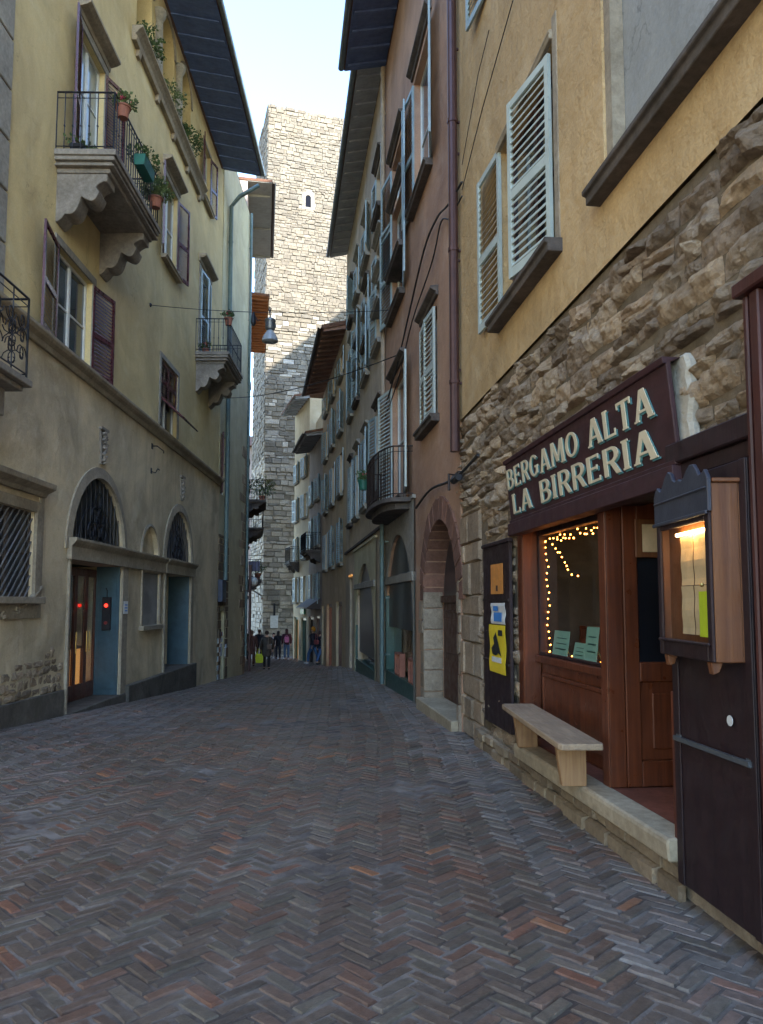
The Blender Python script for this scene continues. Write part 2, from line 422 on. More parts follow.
def lintel(win, a, b, z, mat, out=.14, h=.13, ext=.14, t=0):
    f = MB(); f.prism_x([(t-.002,z),(t+.04,z),(t+.05,z+h*.4),(t+out*.7,z+h*.55),(t+out,z+h*.75),(t+out,z+h),(t-.002,z+h+.02)], a-ext, b+ext)
    return f.build('lintel', mat, win, .005)
def eave(root, s0, s1, z, over, mat, tile, deep=5, rise=.3, rafter=.55, rh=.14, rw=.1, gut=None, thick=.12, name='roof', back_over=None):
    r = MB(); sl = rise
    # roof slab: sloping up from the outer edge
    e = over; th = thick
    def zz(y): return z + (e-y)*sl
    r.prism_x([(e, zz(e)), (e, zz(e)+th), (-deep, zz(-deep)+th), (-deep, zz(-deep))], s0-.02, s1+.02)
    o = r.build(name, tile, root)
    q = MB()
    q.prism_x([(e-.02, zz(e)-.025), (e-.02, zz(e)-.001), (.0, zz(0)-.001), (.0, zz(0)-.025)], s0, s1)
    k = q; x = s0+.1
    while x < s1-.05:
        k.prism_x([(e-.08, zz(e)-.03-rh*.55), (e-.08, zz(e)-.015), (.0, zz(0)-.015), (.0, zz(0)-.03-rh)], x, x+rw); x += rafter
    k.build('soffit', mat, o)
    if gut:
        g = MB(); P = [(e+.07+.075*math.cos(a), zz(e)+.04+.075*math.sin(a)) for a in [PI+PI*i/8 for i in range(9)]]
        P2 = [(e+.07+.066*math.cos(a), zz(e)+.04+.066*math.sin(a)) for a in [2*PI-PI*i/8 for i in range(9)]]
        g.prism_x(P+P2, s0, s1); g.build('gutter', gut, o, smooth=False)
    return o
def rail(mb, pts, z0, h, gap=.11, r=.008, knob=True, top=.016):
    """iron railing along plan points"""
    for (a, b) in zip(pts, pts[1:]):
        a = Vector(a); b = Vector(b); L = (b-a).length; n = max(1, int(round(L/gap)))
        for z, rr in ((z0+h, top), (z0+.07, .010), (z0+h-.1, .007)): mb.tube([(a.x,a.y,z),(b.x,b.y,z)], rr, 6)
        for i in range(n+1):
            p = a+(b-a)*i/n
            mb.tube([(p.x,p.y,z0),(p.x,p.y,z0+h)], r*(1.6 if i in (0,n) else 1), 6)
            if knob: mb.ball((p.x,p.y,z0+h*.42), (.018,.018,.026), 6, 4)
def scroll_corbel(mb, x0, x1, t, z, out, h):
    """S-shaped stone bracket under a balcony"""
    P = [(t-.05,z),(t+out,z),(t+out,z-.10*h/.6)]
    for i in range(9): a = i/8*PI; P.append((t+out*(.93-.10*math.sin(a))-out*.08*i/8, z-.1*h/.6-h*.22*i/8))
    for i in range(11): a = i/10*PI; P.append((t+out*(.84-.34*i/10)+out*.05*math.sin(a), z-h*(.40)-h*.25*math.sin(a)*.55-h*.10*i/10))
    for i in range(11): a = i/10*PI; P.append((t+out*(.48-.30*i/10)+out*.04*math.sin(a), z-h*.54-h*.34*(i/10)-h*.12*math.sin(a)))
    P += [(t+.10,z-h*.97),(t+.03,z-h*1.05),(t-.05,z-h*1.05)]
    mb.prism_x(P, x0, x1)
def plant(name, label, loc, r, h, n, mat, pot=None, potr=.12, poth=.2, rz=0, group=None, flower=None, box=None, cat='plant'):
    t = thing(name, label, cat, loc, rz, group)
    if pot:
        p = MB()
        if box: p.prism_x([(-.09,0),(.09,0),(.11,poth),(-.11,poth)], -box/2, box/2)
        else: p.lathe([(potr*.7,0),(potr,poth*.85),(potr*1.12,poth*.86),(potr*1.12,poth)], (0,0,0), 14)
        p.build('pot', pot, t)
    else: poth = 0
    L = MB(); S = MB()
    for i in range(n):
        a = random.uniform(0, 2*PI); q = random.random()**.5; hh = random.uniform(.1, 1)
        wx = (box/2 if box else r)
        bx, by = wx*q*math.cos(a)*(1 if box else .3), r*q*math.sin(a)*.3
        c = Vector((bx+math.cos(a)*r*q*(.6 if box else 1), by+math.sin(a)*r*q, poth+h*hh*(1-.4*q)))
        if i % 4 == 0: S.tube([(bx,by,poth*.9), (bx*.5+c.x*.5,by*.5+c.y*.5,poth+h*hh*.6), tuple(c)], .005, 4)
        for k in range(9):
            d = Vector((random.gauss(0,1), random.gauss(0,1), random.gauss(.2,.8))).normalized()*random.uniform(.03,.08)
            e = d.orthogonal().normalized()*d.length*.35; cc = c + Vector((random.gauss(0,.03), random.gauss(0,.03), random.gauss(0,.03)))
            L.add([cc, cc+d*.5+e, cc+d, cc+d*.5-e], [(0,1,2,3)])
    S.build('stems', M['leaf2'], t); L.build('leaves', mat, t)
    if flower:
        f = MB()
        for i in range(14):
            a = random.uniform(0, 2*PI); f.ball((math.cos(a)*r*random.random(), math.sin(a)*r*random.random(), poth+h*random.uniform(.5,1)), .02, 6, 4)
        f.build('flowers', flower, t)
    return t
def stonework(mb, s0, s1, z0, z1, hr, wr, inside, bulge=.04, t=0, nx=6, nz=5, pal=None, gap=.012, rough=.012, seedz=0, wav=.03):
    """coursed rubble: every stone is a bulging irregular boss standing off a mortar bed"""
    z = z0; row = 0
    while z < z1:
        h = random.uniform(*hr); s = s0 - random.uniform(0, wr[0])
        while s < s1:
            w = random.uniform(*wr)
            if random.random() < .18 and h > (hr[0]+hr[1])/2: parts = [(s, s+w, z, z+h*.5), (s, s+w, z+h*.5, z+h)]
            else: parts = [(s, s+w, z, z+h)]
            for (a, b, c, d) in parts:
                m = ((a+b)/2, (c+d)/2)
                if not inside(*m): continue
                a2, b2, c2, d2 = a+gap*random.random(), b-gap*random.random(), c+gap*random.random(), d-gap*random.random()
                if pal: kk = random.uniform(.82,1.12); mb.cur = tuple(x*kk for x in random.choice(pal))
                cj = [random.uniform(-.16,.16) for _ in range(8)]; fa = [(random.uniform(-.9,.9), random.uniform(-.9,.9), random.uniform(.2,.8)) for _ in range(3)]
                bl = bulge*random.uniform(.55,1.3); sd = random.uniform(0,100); k0 = random.uniform(-.12,.12)
                tl = random.uniform(-.25,.25)
                vs = []; fs = []
                for j in range(nz+1):
                    for i in range(nx+1):
                        u, v = i/nx*2-1, j/nz*2-1
                        # squircle the plan so corners round off
                        q00, q10, q01, q11 = (1-u)*(1-v)/4, (1+u)*(1-v)/4, (1-u)*(1+v)/4, (1+u)*(1+v)/4
                        uu = u*math.sqrt(1-.08*v*v)+.45*(cj[0]*q00+cj[1]*q10+cj[2]*q01+cj[3]*q11); vv = v*math.sqrt(1-.08*u*u)+1.2*(cj[4]*q00+cj[5]*q10+cj[6]*q01+cj[7]*q11)
                        x = (a2+b2)/2+uu*(b2-a2)/2; zz = (c2+d2)/2+vv*(d2-c2)/2 + k0*(d2-c2)*u*.5
                        zz += wav*noise.noise((x*1.3, row*.9, 3.1+seedz))
                        nn = noise.noise((x*7+sd, zz*7, sd)); n2 = noise.noise((x*19+sd, zz*19, sd))
                        rim = max(0, (1-abs(u)**6))**.5*max(0, (1-abs(v)**5))**.5
                        cut = min([1.0]+[fc[2]+.9*(1-(u*fc[0]+v*fc[1])) - .55 for fc in fa])
                        hgt = bl*rim*max(.25, min(1, cut))*(1+.7*nn+tl*v) + rough*(n2+.8*noise.noise((x*42+sd, zz*42, 1)))*(1 if abs(u)<1 and abs(v)<1 else .2)
                        jx = .18*gap*nn; vs.append((x+jx, t+hgt, zz+jx))
                for j in range(nz):
                    for i in range(nx):
                        q = j*(nx+1)+i; fs.append((q+1, q, q+nx+1, q+nx+2))
                mb.add(vs, fs)
            s += w
        z += h; row += 1
    mb.cur = (1,1,1)
def blocks(mb, s0, s1, z0, z1, hr, wr, t=0, inside=None, pal=None, proud=.03, bev=.02, jit=.02, gap=.008, wav=0):
    """squared blocks with chamfered arrises, one by one, each set a little in or out"""
    z = z0
    while z < z1-.02:
        h = min(random.uniform(*hr), z1-z); s = s0
        while s < s1-.01:
            w = random.uniform(*wr)
            if s1-(s+w) < wr[0]*.5: w = s1-s
            dv = wav*random.uniform(-1,1)
            if (inside is None) or inside(s+w/2, z+h/2):
                if pal: kk = random.uniform(.85,1.1); mb.cur = tuple(x*kk for x in random.choice(pal))
                p = t+proud+random.uniform(-jit, jit); g = gap*random.random(); zo = z; z = z+dv
                A = [(s+g,z+g),(s+w-g,z+g),(s+w-g,z+h-g),(s+g,z+h-g)]
                jj = [random.uniform(-.3,.3)*bev for _ in range(8)]
                if wav: A = [(x+random.uniform(-wav,wav)*.6, y+random.uniform(-wav,wav)*.6) for x, y in A]
                B = [(s+bev+jj[0],z+bev+jj[1]),(s+w-bev+jj[2],z+bev+jj[3]),(s+w-bev+jj[4],z+h-bev+jj[5]),(s+bev+jj[6],z+h-bev+jj[7])]
                mb.add([(x,t-.02,y) for x,y in A]+[(x,p,y) for x,y in B], [(7,6,5,4),(0,1,5,4),(1,2,6,5),(2,3,7,6),(3,0,4,7)]); z = zo
            s += w
        z += h
    mb.cur = (1,1,1)
GLYPH = {   # strokes on a unit-height grid: ('b', x0,z0,x1,z1[,w]) bars, ('a', cx,cz,rx,rz,a0,a1) arcs; last number = advance
 'B': ([('b',.10,0,.10,1),('b',.10,.955,.36,.955,.09),('b',.10,.52,.38,.52,.09),('b',.10,.045,.38,.045,.09),('a',.34,.74,.20,.215,-90,90),('a',.36,.28,.235,.235,-90,90)],.68),
 'E': ([('b',.10,0,.10,1),('b',.10,.955,.54,.955,.09),('b',.10,.52,.46,.52,.09),('b',.10,.045,.56,.045,.09),('b',.53,.82,.53,1,.05),('b',.55,0,.55,.18,.05),('b',.45,.43,.45,.61,.05)],.66),
 'R': ([('b',.10,0,.10,1),('b',.10,.955,.36,.955,.09),('b',.10,.48,.36,.48,.09),('a',.34,.72,.21,.235,-90,90),('b',.34,.48,.58,0,.17)],.68),
 'G': ([('a',.37,.5,.285,.445,40,320),('b',.60,.10,.60,.46,.14),('b',.42,.44,.70,.44,.08)],.78),
 'A': ([('b',.08,0,.34,1,.12),('b',.66,0,.38,1,.19),('b',.18,.30,.56,.30,.08),('b',-.01,.03,.19,.03,.06),('b',.53,.03,.78,.03,.06)],.80),
 'M': ([('b',.10,0,.13,1,.12),('b',.82,0,.79,1,.18),('b',.17,1,.46,.14,.17),('b',.75,1,.46,.14,.11),('b',.0,.03,.21,.03,.06),('b',.70,.03,.94,.03,.06)],.98),
 'O': ([('a',.38,.5,.295,.445,0,360)],.80),
 'L': ([('b',.10,0,.10,1),('b',.10,.045,.54,.045,.09),('b',.53,0,.53,.24,.05),('b',.0,.97,.22,.97,.06)],.62),
 'T': ([('b',.32,0,.32,1),('b',.02,.955,.62,.955,.09),('b',.035,.78,.035,1,.05),('b',.605,.78,.605,1,.05),('b',.20,.03,.44,.03,.06)],.68),
 'I': ([('b',.14,0,.14,1),('b',.02,.03,.26,.03,.06),('b',.02,.97,.26,.97,.06)],.34)}
def sign_text(mb, txt, s_left, z0, width, height, thick=.005):
    adv = lambda c: .42 if c == ' ' else GLYPH[c][1]
    tot = sum(adv(c) for c in txt)+.07*(len(txt)-1); k = width/tot; x = 0; e = 0
    for c in txt:
        if c != ' ':
            for g in GLYPH[c][0]:
                e = (e+1) % 7; t1 = thick+.0004*e
                def P(u, v): return (s_left-(x+u)*k, z0+v*height)
                if g[0] == 'b':
                    w = g[5] if len(g) > 5 else .155
                    dx_, dz_ = g[3]-g[1], g[4]-g[2]
                    if abs(dx_) > abs(dz_): o = [(g[1],g[2]-w/2),(g[3],g[4]-w/2),(g[3],g[4]+w/2),(g[1],g[2]+w/2)]
                    else: o = [(g[1]-w/2,g[2]),(g[1]+w/2,g[2]),(g[3]+w/2,g[4]),(g[3]-w/2,g[4])]
                    mb.prism_y([P(*q) for q in o][::-1], 0, t1)
                else:
                    _, cx, cz, rx, rz, a0, a1 = g; n = max(6, int(abs(a1-a0)/18)); w0 = .08; w1 = .047
                    A = [math.radians(a0+(a1-a0)*i/n) for i in range(n+1)]
                    for a, b in zip(A, A[1:]):
                        q = [(cx+(rx+w0)*math.cos(a), cz+(rz+w1)*math.sin(a)), (cx+(rx+w0)*math.cos(b), cz+(rz+w1)*math.sin(b)), (cx+(rx-w0)*math.cos(b), cz+(rz-w1)*math.sin(b)), (cx+(rx-w0)*math.cos(a), cz+(rz-w1)*math.sin(a))]
                        mb.prism_y([P(*p_) for p_ in q], 0, t1)
        x += adv(c)+.07
    return mb

# ================================================================== FACADE PLANES
P = at_z(763, 950, 0);  FB = Fac((P.x, P.y), hdir(290))                 # tavern side
L = at_z(0, 722, 0);    FL = Fac((L.x, L.y), -hdir(370))                # long yellow house
p = FB.w(6.45, 0);      FR = Fac((p.x, p.y), hdir(281))                 # red and grey houses
def fac_between(a, b):
    return Fac(a, (b[0]-a[0], b[1]-a[1])), math.hypot(b[0]-a[0], b[1]-a[1])
def hz(fac, top, bot, t=0): return fac.Z(bot[0], bot[1], t), fac.Z(top[0], top[1], t)
def op(fac, xa, xb, yref, top, bot, t=0):
    s = sorted((fac.S(xa, yref, t), fac.S(xb, yref, t))); c, d = hz(fac, top, bot, t)
    return s[0], s[1], c, d

# ================================================================== STREET
def build_street():
    # bed between the bricks
    g = MB(); ys = [-60,-30,-12,-4,0]+[2*i for i in range(1, 41)]+[100,140,200,300]; xs = [-300,-150,-80,-40,-20,-12,-9,-7,-6,-5,-4,-3,-2,-1,0,1,2,3,5,8,14,25,50,120,300]
    vs = [(x, y, gz(x, y)-.0085) for y in ys for x in xs]; n = len(xs)
    g.add(vs, [(j*n+i, j*n+i+1, (j+1)*n+i+1, (j+1)*n+i) for j in range(len(ys)-1) for i in range(n-1)])
    t = NT('joint_bed'); cc = t.mix(t.ramp(t.noise(2.2, 7, .7), .4, .62), (.07,.055,.045), (.23,.20,.17))
    tag(g.build('ground', t.fin(cc, .8, t.bump(t.noise(40, 5, .7), .006)), None), kind='structure')
    # herringbone of long bricks, each a chamfered brick of its own height and tilt
    Wd, n_ = .078, 3; Ln = Wd*n_
    mb = MB(); c45 = math.sqrt(.5)
    pal = [((.145,.108,.078),6),((.122,.096,.073),5),((.160,.108,.077),6),((.180,.105,.070),3),((.142,.120,.088),5),((.22,.105,.064),1.1),((.30,.14,.068),.25),((.19,.155,.115),.9)]
    cols = [p_[0] for p_ in pal]; wts = [p_[1] for p_ in pal]
    rng = random.Random(11)
    Nn = int(62/Wd)
    right = lambda y: FB.o.x + (y-FB.o.y)*FB.d.x/FB.d.y if y < 10 else FR.o.x + (y-FR.o.y)*FR.d.x/FR.d.y
    def put(cx, cy, ang):
        # keep the mesh inside the street
        if cy < -1.2 or cy > 50 or cx < -5.9-(.2*max(0,cy-31)) or cx > right(cy)+.25: return
        if cy < 3 and abs(cx) > 3.2: return
        dR = right(cy)-cx; m_b = max(0, 1-dR/.5) if cy < 16 else 0
        wear = noise.noise((cx*.45, cy*.35, 4))
        c = rng.choices(cols, wts)[0]; k = rng.uniform(.84, 1.15)*(1+.25*wear)
        if dR < .75 + .2*noise.noise((cx, cy*2, 8)):          # strip of worn, mortar-smeared setts along the right kerb
            m = rng.uniform(.05,.75)*(.6+.6*noise.noise((cx*2,cy*1.1,3))); m = max(0,min(.85,m)); c = tuple(a*(1-m)+b*m for a, b in zip(c, (.33,.31,.28)))
        elif cx < -3.2+.5*noise.noise((cy*.6, 1, 2)) : 
            m = rng.uniform(0,.45); c = tuple(a*(1-m)+b*m for a, b in zip(c, (.22,.21,.20)))
        mb.cur = tuple(x*k for x in c)
        far = cy > 16
        L2, W2 = Ln/2-.0035-rng.uniform(0,.003), Wd/2-.003-rng.uniform(0,.002)
        ang += rng.gauss(0, .022); ca, sa = math.cos(ang), math.sin(ang)
        cx += rng.gauss(0, .0025); cy += rng.gauss(0, .0025)
        z0 = rng.gauss(0, .0028) - (.006*m_b) + .010*noise.noise((cx*.9, cy*.9, 0)); tx = rng.gauss(0, .010); ty = rng.gauss(0, .022)
        b = .0055
        def P_(u, v, dz):
            x = cx+u*ca-v*sa; y = cy+u*sa+v*ca; return (x, y, gz(x, y)+z0+dz+u*tx+v*ty)
        if far:
            mb.add([P_(-L2,-W2,-.012),P_(L2,-W2,-.012),P_(L2,W2,-.012),P_(-L2,W2,-.012),P_(-L2+b,-W2+b,0),P_(L2-b,-W2+b,0),P_(L2-b,W2-b,0),P_(-L2+b,W2-b,0)],
                   [(4,5,6,7),(0,1,5,4),(1,2,6,5),(2,3,7,6),(3,0,4,7)]); return
        # near: worn, chipped top with an extra mid ring
        top = []; ring = []
        pts = [(-1,-1),(-.33,-1),(.33,-1),(1,-1),(1,1),(.33,1),(-.33,1),(-1,1)]
        base = [P_(u*L2, v*W2, -.02) for u, v in pts]
        e = [rng.uniform(.4,1.7)*b for _ in pts]; e2 = [rng.uniform(-.0035,.0005) for _ in pts]
        ring = [P_(u*(L2-(e[i] if abs(u)==1 else 0)), v*(W2-e[i]), -.0045+e2[i]) for i, (u, v) in enumerate(pts)]
        top = [P_(u*(L2-(1.9*e[i] if abs(u)==1 else 0)), v*(W2-1.8*e[i]), e2[i]*.6) for i, (u, v) in enumerate(pts)]
        fs = []
        for i in range(8):
            j = (i+1) % 8; fs += [(i, j, j+8, i+8), (i+8, j+8, j+16, i+16)]
        fs += [(16,17,22,23),(17,18,21,22),(18,19,20,21)]
        mb.add(base+ring+top, fs)
    for X in range(-Nn, Nn):
        for Y in range(-Nn, Nn):
            m = (X-Y) % (2*n_)
            if m == 0: u, v, a = (X+n_/2)*Wd, (Y+.5)*Wd, 0
            elif m == 2*n_-1: u, v, a = (X+.5)*Wd, (Y+n_/2)*Wd, PI/2
            else: continue
            x = (u-v)*c45; y = (u+v)*c45
            if y < -1.5 or y > 51 or x < -11 or x > 2.6: continue
            # the field follows the bend of the street
            put(x-.10*max(0, y-10)*.6, y, a+PI/4)
    t = NT('street_bricks')
    a = t.n('ShaderNodeAttribute', attribute_name='tint')
    f = t.noise(26, 7, .75)
    cc = t.mix(.85, a.outputs['Color'], t.ramp(f, .28, .72, (.45,.45,.45), (1.25,1.2,1.2)), 'MULTIPLY')
    cc = t.mix(t.ramp(t.noise(1.1, 7, .72, dist=.6), .5, .68, (0,0,0), (.45,)*3), cc, (.19,.16,.13))
    cc = t.mix(t.ramp(t.noise(21, 8, .85), .63, .67, (0,0,0), (.75,)*3), cc, (.36,.33,.29))
    r = t.ramp(t.noise(3.3, 6, .7), .3, .7, (.27,)*3, (.55,)*3)
    n1 = t.bump(t.noise(12, 7, .75), .008, 1); n2 = t.bump(f, .003, 1, n1)
    tag(mb.build('street_paving', t.fin(cc, r, n2, .5), None), kind='structure')
build_street()

# ================================================================== TAVERN HOUSE (right, near)
tav = fthing('stone_house', 'ochre plastered house over rough rubble stone, holding the tavern with dark red shopfront', 'house', FB, 0, 0, 0)
S0, S1, ZT = -8.5, 6.45, 11.6
ZB = 4.10
J = op(FB, 500, 555, 150, (553, 40), (553, 250)); 
K = (-1.8, FB.S(604, 150), FB.Z(604, 187), 9.4)
Lw = (FB.S(512, 5), FB.S(490, 5), FB.Z(482, 14), FB.Z(482, 14)+1.75)
Lw = (max(Lw[0], 4.35), Lw[1], Lw[2], Lw[3])
w2 = [(J[0], J[1], 9.3, 10.8), (-4.5, -3.3, 9.3, 10.8)]
up = MB(); facade(up, S0, S1, ZB, ZT, [J+(0,.20), K+(0,.13), Lw+(0,.2)]+[o+(0,.2) for o in w2])
body(up, S0, S1, ZB, ZT, 12); up.build('upper_wall', M['plaster_r'], tav)
SH = (FB.S(687, 650, 0), FB.S(516, 600, 0), .0, 2.46)      # shop opening
SHB = SH[0]-1.3
lo = MB(); facade(lo, S0, S1, -3, ZB, [(SHB, SH[1], -.05, 2.46, 0, .05)], t=-.03); body(lo, S0, S1, -3, ZB-.01, 3.6, t=-.03); lo.build('ground_floor_wall', M['mortar'], tav)
random.seed(21)
sp = [(1,1,1),(.74,.72,.72),(1.15,1.08,.98),(.9,.84,.74),(.58,.55,.53),(1.0,.93,.86),(.85,.85,.86)]
rb = MB()
stonework(rb, -1.6, S1, -.25, ZB-.01, (.07,.20), (.13,.50), lambda s, z: z < ZB-.05 and not (s < SH[1]+.05 and z < 2.5) and not (s > 5.30 and z < 2.9) , .065, -.028, 12, 8, sp, .005, .022, 0, .07)
rb.build('rubble_stones', M['rubble'], tav)
jb = MB(); blocks(jb, 5.42, S1+.0, -.3, 2.85, (.22,.42), (.3,.62), -.01, None, [(1,1,1),(.86,.8,.74),(1.1,1.0,.9)], .02, .022, .018)
jb.build('corner_blocks', M['limestone'], tav)
# window with one leaf flat on the wall and one almost closed
wj = window(tav, *J, depth=.18, frame=M['door_brown'], pane=M['glass'])
wsh = J[1]-J[0]
wl_ = .3
while wl_ < 1.2 and proj(FB.w(J[0]+.07+wl_*math.cos(math.radians(12)), wl_*math.sin(math.radians(12)), 5.6))[0] > 511: wl_ += .01
lf = shutter(wj, J[0]+.07, wl_, J[2]+.03, FB.Z(546, 63)+.0, 12, 1, M['sage'], .0, slat=.075)
lf['label'] = 'louvred leaf standing nearly closed'
shutter(wj, J[1]-.02, FB.S(482,250)-FB.S(499,250)+.02, FB.Z(484,336), FB.Z(482,188), 176, -1, M['sage'], .03, slat=.075)
sill(wj, J[0], J[1], J[2]+.0, M['trim_dark'], .16, .12, .14)
lintel(wj, J[0], J[1], J[3]+.0, M['trim_warm'], .05, .08, .02)
f = MB(); f.box(J[0]-.10, J[0]-.001, -.002, .012, J[2], J[3]+.2); f.build('jamb_band', M['trim_warm'], wj)
# blind window recess
bw = MB(); bw.box(K[0], K[1], -.17, -.12, K[2], K[3]); b_ = bw.build('blind_window', plaster('plaster_blind', (.34,.34,.31), (.25,.255,.24), (.42,.42,.40)), tav)
sill(b_, K[0], K[1], K[2], M['trim_dark'], .14, .11, .10)
f = MB(); f.box(K[1]-.11, K[1]-.003, -.118, -.02, K[2]+.003, K[3]-.003); f.build('jamb', M['trim_warm'], b_)
wl = window(tav, *Lw, depth=.18, frame=M['door_brown'])
shutter(wl, Lw[1], FB.S(476,10)-FB.S(491,10), Lw[2]+.02, Lw[3]-.02, 172, -1, M['bluegrey'], .03, slat=.07)
shutter(wl, Lw[0], (Lw[1]-Lw[0])*.6, Lw[2]+.02, Lw[3]-.02, 10, 1, M['bluegrey'], .0, slat=.07)
for o in w2:
    q = window(tav, *o, depth=.18, frame=M['door_brown']); shutter(q, o[1], (o[1]-o[0])/2, o[2], o[3], 175, -1, M['sage'], .03, slat=.09); shutter(q, o[0], (o[1]-o[0])/2, o[2], o[3], 175, 1, M['sage'], .03, slat=.09)
eave(tav, S0, S1, ZT, .5, M['soffit_dark'], M['roof_tile'], 12, .25)

# ---- shopfront joinery (parts of the house)
D = -.17
def sx(px, py=600, t=D): return FB.S(px, py, t)
zs_ = FB.Z(603, 668, D); zt_ = 2.46
THR = FB.Z(600, 797, .16)                      # threshold top
sf = MB()
p0 = (FB.S(523,600,-.02), FB.S(518,600,-.02))     # far post
p1 = (FB.S(607,600,-.02), FB.S(601,600,-.02))     # near post
sf.box(p0[0], p0[1], -.2, -.02, THR, zt_-.101); sf.build('shopfront_post', M['mahogany'], tav, .01)
sf = MB(); sf.box(p1[0], p1[1], -.14, -.02, THR, zt_-.101); sf.box(p1[0]-.004, p1[1]+.008, -.0199, -.008, THR, zt_-.101); sf.build('shopfront_post', M['mahogany'], tav, .006)
f = MB(); f.box(p0[1]+.001, SH[1]-.002, -.2, -.03, THR-.02, zt_-.101); f.build('frame_stile', M['shopfront'], tav, .008)
f = MB(); f.box(SH[0], SH[1], -.30, -.01, zt_-.10, zt_+.002); f.build('frame_head', M['shopfront'], tav, .008)
gl = (p1[1]+.002, p0[0]-.002, zs_, zt_-.102)
# stall riser with a raised and fielded panel
f = MB(); f.box(p1[1]+.002, p0[0]-.002, -.25, D-.03, THR, zs_-.07)
a_, b2 = p1[1]+.12, p0[0]-.12
f.prism_y([(a_,THR+.16),(b2,THR+.16),(b2,zs_-.2),(a_,zs_-.2)], D-.03, D-.012)
f.box(p1[1]+.002, p0[0]-.002, -.25, D+.03, zs_-.07, zs_-.001)
f.build('stall_riser', M['mahogany'], tav, .008)
m_ = MB()
for q in ((a_-.035,a_,THR+.125,zs_-.165),(b2,b2+.035,THR+.125,zs_-.165)): m_.box(q[0],q[1],D-.03,D+.002,q[2],q[3])
for q in ((a_,b2,THR+.125,THR+.16),(a_,b2,zs_-.2,zs_-.165)): m_.box(q[0],q[1],D-.03,D+.004,q[2],q[3])
m_.build('panel_moulding', M['mahogany'], tav, .004)
sw = MB(); w_ = .05
sw.box(gl[0], gl[0]+w_, -.25, D, gl[2], gl[3]); sw.box(gl[1]-w_, gl[1], -.25, D, gl[2], gl[3]); sw.box(gl[0]+w_, gl[1]-w_, -.25, D, gl[3]-w_, gl[3]); sw.box(gl[0]+w_, gl[1]-w_, -.25, D, gl[2], gl[2]+w_*.6)
swo = sw.build('display_window', M['shopfront'], tav, .006)
f = MB(); f.quad((gl[0]+w_, -.20, gl[2]+.03), (gl[1]-w_, -.20, gl[2]+.03), (gl[1]-w_, -.20, gl[3]-w_), (gl[0]+w_, -.20, gl[3]-w_)); f.build('pane', M['clear'], swo)
# room behind
rm = MB(); ra, rbb, rd = SHB+.2, SH[1]+.6, -3.2
rm.quad((ra,-.031,THR-.004),(p0[0],-.031,THR-.004),(p0[0],rd,THR-.004),(ra,rd,THR-.004)); rm.m = 1
rm.quad((ra,rd,THR),(rbb,rd,THR),(rbb,rd,2.75),(ra,rd,2.75)); rm.quad((ra,-.32,2.75),(rbb,-.32,2.75),(rbb,rd,2.75),(ra,rd,2.75))
rm.quad((rbb,-.32,THR),(rbb,rd,THR),(rbb,rd,2.75),(rbb,-.32,2.75)); rm.quad((ra,-.32,THR),(ra,rd,THR),(ra,rd,2.75),(ra,-.32,2.75))
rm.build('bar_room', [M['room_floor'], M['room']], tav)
# recessed panelled entrance door
dz0 = THR+.004; hh = 2.40; da, db = .0, .92
DM = Matrix(((0,-1,0,p1[0]-.012),(-1,0,0,-.142),(0,0,1,0),(0,0,0,1)))       # local x goes into the doorway, y faces the camera
def dm():
    f = MB(); f.M = DM; return f
dr = dm()
for x0, x1 in ((da, da+.11), (db-.11, db)): dr.box(x0, x1, -.045, 0, dz0, hh)
for z0, z1 in ((dz0, dz0+.18), (dz0+.74, dz0+.88), (hh-.16, hh)): dr.box(da+.11, db-.11, -.045, 0, z0, z1)
dr.box(da+.11, db-.11, -.04, -.022, dz0+.18, dz0+.74)
dro = dr.build('entrance_door', M['mahogany'], tav, .006)
f = dm(); f.box(da+.2, db-.2, -.022, -.006, dz0+.26, dz0+.66); f.build('door_panel', M['mahogany'], dro, .012)
f = dm(); f.box(da+.11, db-.11, -.035, -.028, dz0+.88, hh-.16); f.build('pane', M['glass_black'], dro)
f = dm(); f.tube([(db-.06,0,dz0+1.0),(db-.06,.05,dz0+1.0),(db-.06,.05,dz0+1.14)], .011); f.build('handle', M['ironb'], dro)
nt = fthing('notice_board', 'orange brown notice hung high on the entrance door of the tavern', 'notice', FB, p1[0]-.02, -.45, 1.98)
f = MB(); f.box(-.022,-.001,-.25,.22,.0,.28); f.build('board', M['mahogany_box'], nt, .004)
f = MB(); f.box(-.026,-.0225,-.20,.17,.04,.24); f.build('sheet', M['paper'], nt)
# reveal wall in dark wood, right of the doorway
f = MB(); f.box(SH[0]-.05, SH[0], -.9, .0, THR, 2.46); f.build('door_reveal', M['shopfront'], tav, .005)
# threshold slab and base course below it
f = MB(); f.prism_x([(-.03,THR-.13),(.155,THR-.13),(.165,THR-.02),(.155,THR),(-.03,THR+.002)], SH[0]-.02, FB.S(514,733,.16)+.02)
f.build('threshold', M['sill_stone'], tav, .012)
random.seed(5)
f = MB(); blocks(f, SH[0], 5.42, -.35, THR-.13, (.10,.16), (.2,.5), .07, None, [(.8,.75,.68),(.6,.56,.5),(.95,.9,.8)], .02, .02, .02); f.box(SH[0]-.9, 5.42, -.02, .015, -.35, THR-.14)
f.build('base_course', M['limestone'], tav)
